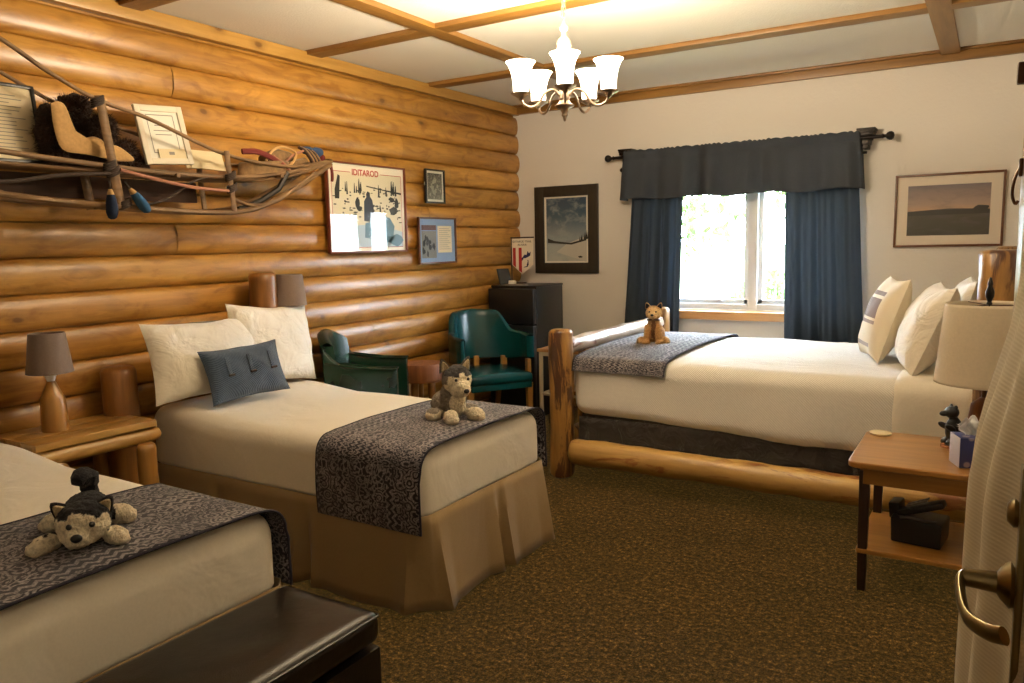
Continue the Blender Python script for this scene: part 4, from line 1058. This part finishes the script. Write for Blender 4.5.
# things carried on / hung from the sled
def on(x,y,z): return (x,y,z)
framed('framed_document','black framed typed document on the sled, cut by the left picture edge','framed document',(-3.60,1.70,2.055),rad(90),.36,.34,.014,.02,M['blackframe'],M['paperc'],tilt=rad(-8),
  art=lambda par,y:(lambda m:([m.poly([(-.13,y-.001,.12-k*.016),(.10+.03*sin(k*2.3),y-.001,.12-k*.016),(.10+.03*sin(k*2.3),y-.001,.1165-k*.016),(-.13,y-.001,.1165-k*.016)]) for k in range(16)],m.build('text_lines',M['inklt'],par)))(MB()))
def cert(par,y):
    m=MB()
    def bar(xa,xb,za,zb): m.poly([(xa,y-.001,za),(xb,y-.001,za),(xb,y-.001,zb),(xa,y-.001,zb)])
    for a in (-.075,.070): bar(a,a+.004,-.09,.10)
    bar(-.075,.074,.097,.101); bar(-.075,.074,-.09,-.086); bar(-.04,.04,.045,.05); bar(-.05,.05,.02,.024); bar(-.045,.045,.0,.004)
    m.build('inner_border',M['inklt'],par)
    m=MB(); m.box((.02,y-.006,-.095),(.15,.004,.05),mtx=None); m.build('ticket',M['paperc'],par)
    m=MB(); m.poly([(.0,y-.0095,-.10),(.03,y-.0095,-.10),(.03,y-.0095,-.085),(.0,y-.0095,-.085)]); m.build('ticket_print',M['inklt'],par)
M['silver']=plain('whitewashed_frame',srgb(218,206,182),.5)
framed('framed_certificate','certificate in a whitewashed frame leaning on the middle of the sled','framed document',(-3.545,2.450,2.070),rad(90),.262,.292,.030,.018,M['silver'],M['paper'],art=cert,tilt=rad(-10),roll=rad(-4))
m=MB(); m.box((0,0,.06),(.006,.24,.105),r=.002,mtx=RY(rad(-18))); m.box((.012,-.03,.045),(.005,.14,.08),r=.002,mtx=RY(rad(-18))); tag(m.build('paper_booklet',M['paperc'],None,loc=(-3.55,2.70,1.915)),'cream paper booklet lying behind the sled handlebar, right of the certificate','booklet')
# dark fur parka ruff and mitts
def furry(label,name,cat,loc,ells,seed,mat):
    m=MB()
    for c,r,rot in ells: m.ell(c,r,rot=rot,seg=28)
    for v in m.v:
        n=v.normalized() if v.length>0 else v
        v+=Vector((noise.noise(v*18+Vector((seed,0,0))),noise.noise(v*18+Vector((0,seed,0))),noise.noise(v*18+Vector((0,0,seed)))))*.016+Vector((noise.noise(v*70),noise.noise(v*75+Vector((3,0,0))),noise.noise(v*72+Vector((0,3,0)))))*.015
    rr=random.Random(seed); hh=MB()
    for q in range(2600):
        c,r,rot=rr.choice(ells); d=Vector((rr.gauss(0,1),rr.gauss(0,1),rr.gauss(0,1))).normalized()
        b_=Vector((d.x*r[0],d.y*r[1],d.z*r[2]))*.97+Vector(c); w_=d.cross(Vector((rr.random(),rr.random(),rr.random()))).normalized()*.0020
        l_=d*rr.uniform(.012,.034)+Vector((rr.gauss(0,.006),rr.gauss(0,.006),rr.gauss(-.003,.006)))
        m.add([b_-w_,b_+w_,b_+l_],[[0,1,2]],0,None,False)
    o=m.build(name,M[mat],None,loc=loc,weld=False); return tag(o,label,cat)
r_=thing('fur_mitts','dark fur trimmed suede mittens lying on the sled left of its post','fur mittens',(-3.50,2.00,1.895))
def fpart(nm,ells,seed,mat):
    o=furry(None,nm,None,None or (0,0,0),ells,seed,mat); o.parent=r_; return o
fpart('fur_cuff',[((-.02,-.03,.23),(.06,.055,.055),None),((-.02,.02,.25),(.05,.05,.05),None)],3,'darkfur')
fpart('fur_cuff',[((.0,.11,.16),(.055,.058,.065),None)],9,'darkfur')
def leather_piece(poly,x0,th,seed):
    """soft leather shape cut in the local YZ plane, puffed between its two faces"""
    c=Vector((0,sum(p[0] for p in poly)/len(poly),sum(p[1] for p in poly)/len(poly)))
    ring=spline([(0,a,b) for a,b in poly+[poly[0]]],4)[:-1]; n=len(ring); m=MB()
    for sg in (-1,1):
        vs=[];fs=[]
        for k,(q,h_) in enumerate(((1,0),(.93,.6),(.75,.9),(.5,1.0),(.25,1.0))):
            for p_ in ring:
                v=c.lerp(p_,q); v.x=x0+sg*th*h_*(.75+.5*noise.noise(Vector((v.y*22,v.z*22,seed)))); vs.append(v)
        vs.append(Vector((x0+sg*th,c.y,c.z)))
        for k in range(4):
            for a in range(n): b=(a+1)%n; fs.append([k*n+a,k*n+b,(k+1)*n+b,(k+1)*n+a])
        for a in range(n): fs.append([4*n+a,4*n+(a+1)%n,len(vs)-1])
        m.add(vs,fs)
    return m
leather_piece([(-.14,.238),(-.114,.251),(-.084,.24),(-.098,.181),(-.06,.128),(-.003,.096),(.102,.055),(.083,.030),(-.007,.038),(-.109,.050),(-.138,.145)],.060,.014,3).build('suede_mitt',M['tansuede'],r_)
leather_piece([(-.013,.103),(.056,.124),(.106,.101),(.177,.086),(.241,.034),(.148,.022),(.089,.03),(.028,.05)],.030,.016,7).build('suede_mitt',M['tansuede'],r_)
m=MB(); m.box((-.10,.06,.11),(.02,.34,.22),r=.008); m.box((-.06,.06,.05),(.08,.32,.09),r=.02); m.build('dark_backing',M['darkfur'],r_)
furry('dark fur hat lying on the sled left of the suede mittens','fur_hat','fur hat',(-3.53,1.895,1.935),[((0,0,.09),(.06,.055,.12),None),((0,.01,.0),(.06,.05,.05),None)],6,'darkfur')
furry('dark bundle tucked behind the sled post beside the certificate','fur_bundle','bundle',(-3.58,2.26,1.93),[((0,0,.03),(.045,.06,.07),None),((0,.05,-.01),(.04,.05,.05),None)],16,'darkfur')
for i,(y,z,rl_,lb) in enumerate(((2.033,1.765,rad(0),'dark blue bootie hanging straight down beside the sled post'),(2.135,1.775,rad(38),'lighter blue bootie hanging tilted to the right of the sled post'))):
    b=thing('dog_bootie',lb,'dog bootie',(-3.345,y,z)); b.rotation_euler=(rl_,0,0)
    m=MB(); P=[(0,0,-.012),(0,0,-.03),(0,0,-.06),(0,0,-.09),(0,0,-.112),(0,0,-.12)]
    m.tube(P,[.020,.026,.031,.032,.024,.010],16,flat=.7,wob=.08); m.build('bootie_sock',plain('navy_fleece' if i==0 else 'blue_fleece',srgb(26,40,66) if i==0 else srgb(44,88,128),.95),b)
    m=MB(); m.tube([(0,0,.012),(0,0,-.006),(0,0,-.022)],[.010,.018,.022],14,flat=.7); m.build('cuff',M['tansuede'],b)
    m=MB(); m.tube([(0,0,.0),(0,0,.05)],.004,6); m.build('hanging_cord',M['darkrope'],b)
# net basket, harness and blue gloves on the front
m=MB()
def bas(u,v):
    a=2*pi*u; y=3.04+cos(a)*.19*(1-.15*v); x=-3.50+sin(a)*.07; z=1.905+.10*v+.10*((y-3.04)) -.02
    z+= (.025*(1-abs(2*v-1)))*0
    return Vector((x+SX*0,y,z))-Vector((-3.50,3.04,1.90))
m.grid(bas,40,6); m.grid(lambda u,v:Vector((.065*(1-v)*sin(2*pi*u),.18*(1-v)*cos(2*pi*u),.01+.018*(1-v)*cos(2*pi*u)*1)),40,3)
tag(m.build('net_basket',M['net'],None,loc=(-3.50,3.04,1.90),solid=.004,weld=False),'low brown netted basket at the front of the sled','basket')
r_=thing('dog_harness','tangled dog harness with dark red band and pale straps on the sled front','harness',(-3.50,3.10,1.98))
def strap(nm,pts,r,mat,fl=1.0):
    m=MB(); m.tube(spline([(x+3.50,y-3.10,z-1.98) for x,y,z in pts],6),r,8,flat=fl,wob=.1); m.build(nm,M[mat],r_)
strap('red_band',[(-3.46,2.86,2.022),(-3.45,2.95,2.028),(-3.45,3.05,2.005),(-3.44,3.12,1.965)],.016,'maroon',.6)
strap('pale_strap',[(-3.46,3.02,1.985),(-3.46,3.07,2.045),(-3.47,3.16,2.075),(-3.46,3.24,2.045),(-3.45,3.20,1.985),(-3.44,3.13,1.955)],.007,'tansuede')
strap('pale_strap',[(-3.45,3.06,2.015),(-3.44,3.13,1.975),(-3.43,3.17,1.93)],.008,'pinkrope')
strap('pale_strap',[(-3.48,3.16,1.975),(-3.47,3.22,2.03),(-3.46,3.30,2.065)],.007,'pinkrope')
strap('padding',[(-3.51,3.05,1.985),(-3.52,3.14,2.025),(-3.52,3.24,2.015)],.042,'net')
strap('padding',[(-3.50,3.14,1.96),(-3.49,3.25,1.985),(-3.48,3.33,2.005)],.026,'net')
r_=thing('work_gloves','bundle of blue cloth gloves with pale fingers on the sled nose','gloves',(-3.49,3.38,2.03))
for k in range(6):
    m=MB(); y=-.06+k*.014; m.tube(spline([(.0,y-.03,.06-.003*k),(.02,y,.035),(.035,y+.025,-.005),(.035,y+.04,-.03)],4),.0095,8); m.build('finger',M['net' if k%2 else 'darkfur'],r_)
m=MB(); m.ell((0,.045,.035),(.035,.06,.032),rot=(rad(12),0,0)); m.ell((-.01,-.01,.045),(.03,.04,.025))
for v in m.v: v+=Vector((0,0,1))*.008*noise.noise(v*40)
m.build('blue_cloth',M['denim'],r_,weld=False)
MB().ell((.01,.085,.01),(.02,.022,.02)).build('red_cuff',M['maroon'],r_)

# ------------------------------------------------------------------ curtains
r_=thing('curtain_rod','dark curtain rod with ball finials and crown shaped brackets over the window','curtain rod',(-1.74,YB-.13,2.20))
m=MB(); m.tube([(-1.03,0,0),(1.03,0,0)],.013,14); m.build('rod',M['blackm'],r_)
for s in (-1,1):
    m=MB(); P=[(.013,0),(.018,.004),(.012,.012),(.012,.025),(.022,.032),(.030,.048),(.030,.062),(.020,.076),(.0,.082)]
    m.lathe(P,18,mtx=T(s*1.03,0,0)@RY(rad(90)*s)); m.build('finial',M['blackm'],r_)
    m=MB(); x=s*.925
    for (w,z,h_) in ((.125,.060,.014),(.112,.046,.014),(.10,.028,.022),(.072,.002,.03),(.050,-.03,.034),(.035,-.062,.03)):
        m.box((x,.055,z),(w,.145 if w>.09 else .12,h_),r=.003)
    m.build('bracket',M['blackm'],r_)
m=MB(); m.tube([(-.93,.045,-.10),(.93,.045,-.10)],.009,10); m.build('rear_rod',M['blackm'],r_)
MB().ell((-.965,.045,-.10),(.03,.022,.022)).build('rear_finial',M['blackm'],r_)
def folds(x,seed,amp): return amp*(sin(x*46+seed+1.6*sin(x*9+seed))+.5*sin(x*83+seed*2))
# valance
VX0,VX1=-2.66,-.855
def val(u,v):
    x=VX0+(VX1-VX0)*u; z=2.238-.395*v-.014*u*0
    g=min(1,v/.12)
    ruff=.010*abs(sin(u*120+2*sin(u*31)))*(1-g)
    y=YB-.180-.012*v+folds(x*.45,1.0,.024)*(.5+.9*v)+.008*noise.noise(Vector((x*12,v*3,2)))
    if .10<v<.22: y+=.012*(1-abs(v-.16)/.06)
    w=.030*(v)*(2*u-1)
    return Vector((x+w,y,z+ruff+.008*sin(u*22)*v+.006*noise.noise(Vector((x*20,0,0)))*(1-v)))
m=MB(); m.grid(val,220,20)
for u in (0,1): m.grid(lambda a,v,u=u:Vector((val(u,v).x,val(u,v).y+(YB-.02-val(u,v).y)*a,val(u,v).z)),4,20)
m.v=[v-Vector((-1.75,YB-.1,1.85)) for v in m.v]
tag(m.build('valance',M['valance'],None,loc=(-1.75,YB-.1,1.85),solid=.004,weld=False),'slate blue gathered valance across the top of the window','valance')
def panel(label,x0t,x1t,x0b,x1b,ztop,zb,seed,amp,mat='curtain'):
    m=MB(); cx=(x0t+x1t)/2
    def fn(u,v):
        xt=x0t+(x1t-x0t)*u; xb=x0b+(x1b-x0b)*u; x=xt+(xb-xt)*v**1.1
        k=(.45+.8*v)
        y=YB-.130+amp*1.3*k*(sin(u*24+seed+1.3*sin(u*9+seed))+.25*sin(u*53+seed))+.004*noise.noise(Vector((u*20,v*4,seed)))
        z=ztop+(zb-ztop)*v+ (0.006*sin(u*14+seed) if v>.9 else 0)
        return Vector((x-cx,y-(YB-.06),z-zb))
    m.grid(fn,120,30)
    return tag(m.build('curtain',M[mat],None,loc=(cx,YB-.06,zb),solid=.0025,weld=False),label,'curtain')
panel('slate blue curtain hanging at the left side of the window',-2.60,-2.155,-2.70,-2.185,2.10,.70,.6,.022)
panel('slate blue curtain hanging at the right side of the window',-1.365,-.86,-1.345,-.785,2.10,.715,3.1,.020)

# ------------------------------------------------------------------ chandelier
CX,CY=-1.652,3.14
r_=thing('chandelier','five armed brushed metal chandelier with lit frosted bell shades','chandelier',(CX,CY,2.035))
m=MB(); m.lathe([(.0,.0),(.006,.004),(.008,.018),(.014,.026),(.012,.036),(.022,.055),(.042,.064),(.044,.070),(.030,.078),(.022,.09),(.026,.105),(.020,.12),(.020,.19),(.028,.205),(.014,.23),(.010,.27),(.010,.285),(.016,.292),(.030,.312),(.034,.330),(.026,.350),(.014,.362),(.010,.38),(.018,.39),(.022,.40),(.012,.412),(.005,.425),(.005,.44)],20); m.build('central_stem',M['nickel'],r_)
m=MB(); m.tube([(0,0,.43),(0,0,.71)],.004,8)
for k in range(10): m.tube([(.009*cos(a)*(1 if k%2 else .4),.009*cos(a)*(.4 if k%2 else 1),.455+k*.024+.014*sin(a)) for a in [2*pi*j/10 for j in range(10)]],.002,5,closed=True)
m.build('chain',M['nickel'],r_)
m=MB(); m.lathe([(.0,.685),(.02,.69),(.05,.705),(.06,.724),(.06,.729),(0,.7295)],22); m.build('ceiling_canopy',M['nickel'],r_)
AR=.200
base_ang=math.atan2(0-CY,0-CX)
for k in range(5):
    a=base_ang+k*2*pi/5+rad(1); d=Vector((cos(a),sin(a),0)); R_=RZ(a)
    m=MB(); m.tube([R_@p for p in spline([(.018,0,.105),(.05,0,.135),(.09,0,.120),(.12,0,.075),(.155,0,.058),(AR-.01,0,.072),(AR,0,.098)],6)],.0058,8)
    m.build('arm',M['nickel'],r_)
    m=MB(); m.lathe([(.0,.082),(.008,.086),(.012,.094),(.028,.104),(.044,.112),(.046,.116),(.030,.120),(0,.12)],20,c=(d.x*AR,d.y*AR,0)); m.build('shade_holder',M['nickel'],r_)
    m=MB(); n=28; vs=[];fs=[]; prof=[(.010,.120),(.031,.120),(.034,.128),(.034,.15),(.037,.18),(.044,.21),(.055,.236),(.065,.248),(.0625,.2475),(.052,.235),(.041,.208),(.033,.18),(.030,.15),(.029,.13),(.010,.126)]
    m.lathe(prof[1:-1],n,c=(d.x*AR,d.y*AR,0)); sh=m.build('glass_shade',M['litglass'],r_)
    m=MB(); m.lathe([(.010,.120),(.012,.135),(.020,.155),(.022,.175),(.015,.192),(0,.197)],14,c=(d.x*AR,d.y*AR,0)); m.build('bulb',M['bulb'],r_)
    L=bpy.data.lights.new('bulb_light','POINT'); L.energy=35; L.color=(1,.82,.58); L.shadow_soft_size=.03
    lo=bpy.data.objects.new('bulb_light',L); COL.objects.link(lo); lo.parent=r_; lo.location=(d.x*AR,d.y*AR,.262)

# ------------------------------------------------------------------ right side table and what stands on it
r_=thing('end_table','honey oak end table with dark legs and lower shelf at the right','end table',(-.14,3.71,0))
m=MB()
def rrect(w,d,r,n=6):
    P=[]
    for cx,cy,a0 in ((w/2-r,d/2-r,0),(-w/2+r,d/2-r,90),(-w/2+r,-d/2+r,180),(w/2-r,-d/2+r,270)):
        for k in range(n+1): a=rad(a0+90*k/n); P.append((cx+r*cos(a),cy+r*sin(a)))
    return P
m.prism(rrect(.68,.62,.045),.026,mtx=T(0,0,.544)); m.build('table_top',M['furn_x'],r_,bev=.006)
m=MB()
for sy in (-1,1): m.box((0,sy*.265,.508),(.56,.020,.072),r=.002)
for sx in (-1,1): m.box((sx*.285,0,.508),(.020,.51,.072),r=.002)
m.build('apron',M['furn_x'],r_)
for sx in (-1,1):
    for sy in (-1,1): MB().box((sx*.275,sy*.25,.262),(.042,.042,.525),r=.003,taper=.8).build('leg',M['darkwood'],r_)
m=MB(); m.prism(rrect(.60,.54,.01),.022,mtx=T(0,0,.165)); m.build('shelf',M['furn_x'],r_,bev=.004)
m=MB(); m.lathe([(0,0),(.046,0),(.048,.003),(.048,.007),(.045,.009),(0,.009)],28); tag(m.build('coaster',M['paperc'],None,loc=(-.415,3.955,.571)),'round pale coaster at the far left corner of the end table','coaster')
LX,LY=-.005,3.80
r_=thing('table_lamp','large cream drum shaded lamp with a log base on the oak end table','lamp',(LX,LY,.571))
m=MB(); m.lathe([(.060,0),(.063,.012),(.060,.05),(.054,.16),(.048,.21),(.020,.235),(.014,.24)],18); m.build('log_base',M['bark'],r_)
m=MB(); m.lathe([(.010,.235),(.010,.30),(.018,.31),(.018,.34),(.004,.345)],12)
for s in (-1,1): m.tube(spline([(0,s*.018,.31),(0,s*.05,.38),(0,s*.06,.46),(0,s*.045,.56),(0,0,.632)],5),.003,6)
for k in range(3): a=k*2.094; m.tube([(0,0,.632),(cos(a)*.158,sin(a)*.158,.636)],.0025,6)
m.build('harp',M['bronze'],r_)
m=MB(); m.lathe([(.004,.630),(.012,.638),(.008,.648),(.016,.668),(.017,.690),(.009,.712),(.011,.722),(.005,.745),(0,.752)],12); m.build('finial',M['blackm'],r_)
m=MB(); m.lathe([(.012,.345),(.02,.36),(.030,.40),(.024,.43),(0,.445)],14); m.build('bulb',M['white'],r_)
m=MB(); n=48; vs=[];fs=[]
for (rr,z) in ((.192,.302),(.190,.312),(.162,.628),(.160,.640)):
    for k in range(n): a=2*pi*k/n; vs.append((rr*cos(a),rr*sin(a),z))
for i in range(3):
    for k in range(n): k2=(k+1)%n; fs.append([i*n+k,i*n+k2,(i+1)*n+k2,(i+1)*n+k])
m.add(vs,fs); m.build('lamp_shade',M['shade_white'],r_,solid=.003)
# tissue box
t=NT('tissue_print'); v=t.coord('Object'); vo=t.new('ShaderNodeTexVoronoi'); vo.inputs['Scale'].default_value=22; t.ln(v,vo.inputs['Vector'])
t.col(t.mix(srgb(34,44,104),srgb(150,140,150),t.ramp(vo.outputs['Distance'],[(.26,WHT),(.36,BLK)]))); t.set(Roughness=.35); M['tissue']=t.m
r_=thing('tissue_box','blue flowered cube tissue box with a white tissue on the end table','tissue box',(-.045,3.565,.571),rad(20))
m=MB(); m.box((0,0,.062),(.112,.112,.122),r=.002)
for i,f in enumerate(m.f):
    if sum(m.v[k].x for k in f)/len(f)<-.0545: m.m[i]=1
m.build('carton',[M['tissue'],plain('pale_lilac_card',srgb(206,204,220),.5)],r_)
m=MB()
def tis(u,v):
    a=(2*u-1)*1.0; return Vector((a*(.020+.028*v)+.006*sin(v*9),.012*sin(a*7+v*2)*(.4+v)+.004,.120+.075*v*(1-.35*a*a)+.012*v*sin(a*9)))
m.grid(tis,20,10); m.grid(lambda u,v:tis(u,v)*1+Vector((.006,.016,-.012*v)),20,10); m.build('tissue',M['white'],r_,solid=.001,weld=False)
# bear figurine
r_=thing('bear_figurine','small black bear figurine standing behind the blue tissue box','figurine',(-.112,3.850,.571),rad(-60))
m=MB(); m.ell((0,0,.075),(.034,.036,.062),seg=14); m.ell((0,-.012,.155),(.030,.030,.028)); m.ell((0,-.044,.150),(.014,.022,.013)); m.ell((.019,-.005,.180),(.009,.007,.010)); m.ell((-.019,-.005,.180),(.009,.007,.010))
m.ell((.03,-.03,.09),(.013,.028,.013),rot=(rad(-30),0,0)); m.ell((-.03,-.03,.09),(.013,.028,.013),rot=(rad(-30),0,0)); m.ell((.02,-.015,.02),(.018,.03,.02)); m.ell((-.02,-.015,.02),(.018,.03,.02))
o=m.build('body',M['black'],r_,weld=False); d=o.modifiers.new('r','REMESH'); d.mode='VOXEL'; d.voxel_size=.004; d.use_smooth_shade=True
m=MB(); m.lathe([(0,0),(.05,0),(.048,.012),(.03,.018),(0,.018)],18); m.build('stand_base',M['bark'],r_)
# black kit on the shelf
r_=thing('device_case','black soft case holding a device, on the lower shelf of the end table','bag',(-.215,3.66,.1875),rad(-8))
m=MB(); m.box((0,0,.055),(.20,.17,.11),r=.012)
for v in m.v: v+=Vector((noise.noise(v*14),noise.noise(v*14+Vector((4,0,0))),0))*.010
m.build('case_body',M['black'],r_)
m=MB(); m.box((-.085,.02,.13),(.045,.10,.07),r=.008,mtx=RY(rad(-6))); m.build('flap',M['black'],r_)
m=MB(); m.box((.06,-.01,.135),(.19,.07,.03),r=.01,mtx=RY(rad(-22))); m.build('device_body',M['black'],r_)
m=MB()
for y in (-.035,.0): m.box((.07,y-.01,.160),(.09,.018,.008),r=.003,mtx=RY(rad(-26)))
m.build('grey_clip',plain('grey_plastic',srgb(120,118,118),.4),r_)
m=MB(); m.tube(spline([(-.06,-.085,.115),(-.02,-.095,.125),(.04,-.085,.118),(.07,-.05,.11)],6),.006,8); m.build('strap_cord',plain('grey_cord',srgb(78,80,84),.5),r_)

# ------------------------------------------------------------------ open door at the right edge
r_=bpy.data.objects.new('door_1',None); COL.objects.link(r_); r_.location=(.056,1.62,0); struct(r_); r_.rotation_euler=(0,0,rad(2.0))
# local: leaf runs towards -Y from the hinge stile, visible face at x=-.022
m=MB()
for y0,y1,z0,z1 in ((-.12,0,0,2.03),(-.86,-.74,0,2.03),(-.74,-.12,0,.26),(-.74,-.12,1.90,2.03),(-.74,-.12,.9,1.02)): m.box((0,(y0+y1)/2,(z0+z1)/2),(.044,y1-y0,z1-z0),r=.003)
m.build('leaf_frame',M['furn_z'],r_)
m=MB(); m.box((0,-.43,.58),(.018,.62,.66)); m.build('lower_panel',M['furn_z'],r_)
m=MB(); m.poly([(0,-.74,1.01),(0,-.12,1.01),(0,-.12,1.91),(0,-.74,1.91)]); m.build('pane',M['glass'],r_)
hd=bpy.data.objects.new('door_handle',None); COL.objects.link(hd); hd.parent=r_; hd.location=(-.034,-.64,1.115)
m=MB()
PL=[(-.026,-.14),(.026,-.14),(.030,-.12),(.030,.085),(.024,.105),(.012,.118),(-.012,.118),(-.024,.105),(-.030,.085),(-.030,-.12)]
m.prism(PL,.008,mtx=T(0,0,0)@RY(rad(-90))@RZ(rad(90))@Matrix.Identity(4)); m.build('escutcheon',M['brass'],hd,bev=.003)
m=MB(); m.lathe([(.0,0),(.024,.0),(.026,.006),(.018,.014),(.012,.018),(.010,.05)],18,mtx=T(-.006,0,0)@RY(rad(-90)))
P=spline([(-.050,.006,.0),(-.058,-.004,-.002),(-.058,-.03,-.010),(-.052,-.07,-.016),(-.036,-.105,-.012),(-.022,-.125,-.004)],6)
n=len(P); m.tube(P,[.0095]*n,12,flat=.55)
for v in m.v[-(n*12):]: pass
m.build('lever',M['brass'],hd)
m=MB(); m.lathe([(.0,0),(.015,0),(.016,.006),(.010,.012),(0,.013)],14,mtx=T(-.006,0,.082)@RY(rad(-90))); m.build('thumb_turn',M['brass'],hd)
# bracket and hook on the far stile
m=MB(); m.box((-.030,-.03,1.765),(.016,.02,.035),r=.003); m.tube(spline([(-.026,-.03,1.61),(-.033,-.03,1.59),(-.035,-.03,1.565),(-.030,-.03,1.55),(-.026,-.03,1.555)],5),.0025,8); m.box((-.025,-.03,1.61),(.006,.02,.03),r=.002); m.build('hook',M['bronze'],r_)
m=MB()
def lacefn(o):
    def fn(u,v):
        y=-.22-.46*u; z=2.0-1.75*v
        t_=max(0,min(1,(1.50-z)/.34)); t_=t_*t_*(3-2*t_); low=max(0,min(1,(1.1-z)/.6))
        b=.001+ .053*t_*(sin(pi*min(1,max(0,u*1.02)))**.55)
        f=.005*sin(u*26+1.2*sin(z*3))*(.4+t_)+.004*noise.noise(Vector((u*9,z*4,2)))
        b+=.002*low
        return Vector((-.0255-o-b-f*(.3+.7*t_),y+.012*noise.noise(Vector((z*2,u,5))),z))
    return fn
m.grid(lacefn(0),60,60); tag(m.build('lace_curtain',M['lace'],None,loc=(.056,1.62,0),rot=(0,0,rad(2.0)),solid=.002,weld=False),'cream ribbed lace curtain covering the open door at the right edge','curtain')

# ------------------------------------------------------------------ world, sun, lights
w=bpy.data.worlds.new('sky'); SC.world=w; w.use_nodes=True; nt=w.node_tree
bg=nt.nodes['Background']; sk=nt.nodes.new('ShaderNodeTexSky'); sk.sky_type='HOSEK_WILKIE'; sk.turbidity=7; sk.sun_direction=Vector((.35,-.45,.82)).normalized()
mxw=nt.nodes.new('ShaderNodeMix'); mxw.data_type='RGBA'; mxw.inputs[0].default_value=.65; mxw.inputs[7].default_value=(.78,.90,1.0,1)
nt.links.new(sk.outputs[0],mxw.inputs[6]); nt.links.new(mxw.outputs[2],bg.inputs[0]); bg.inputs[1].default_value=58.0
S=bpy.data.lights.new('sun','SUN'); S.energy=3; S.angle=rad(20); S.color=(1,.98,.95); so=bpy.data.objects.new('sun',S); COL.objects.link(so); so.rotation_euler=Euler((rad(38),rad(-18),0)); so.location=(0,4,9)
# added fill light, unseen behind the camera, for an assumed hallway lamp
L=bpy.data.lights.new('hall_fill_light','AREA'); L.energy=7; L.size=.5; L.color=(1,.80,.55); lo=bpy.data.objects.new('hall_fill_light',L); COL.objects.link(lo); lo.location=(.6,-.6,2.6)

# ------------------------------------------------------------------ camera
cam=bpy.data.cameras.new('camera'); co=bpy.data.objects.new('camera',cam); COL.objects.link(co)
yaw,pit,rol=-0.55632117,0.12551687,-0.02098934
f=Vector((sin(yaw)*cos(pit),cos(yaw)*cos(pit),-sin(pit))); r=Vector((cos(yaw),-sin(yaw),0)); u=r.cross(f)
r2=cos(rol)*r+sin(rol)*u; u2=-sin(rol)*r+cos(rol)*u
mt=Matrix((( r2.x,u2.x,-f.x,0),(r2.y,u2.y,-f.y,0),(r2.z,u2.z,-f.z,1.5),(0,0,0,1)))
co.matrix_world=mt; cam.sensor_width=36; cam.lens=773.7/1024*36; cam.clip_start=.05; cam.clip_end=200
cam.shift_y=0
SC.camera=co
vs=SC.view_settings; vs.view_transform='Standard'; vs.look='None'; vs.gamma=1; vs.exposure=0.42
vs.use_curve_mapping=False
SC.cycles.max_bounces=8; SC.cycles.diffuse_bounces=3; SC.cycles.sample_clamp_indirect=8
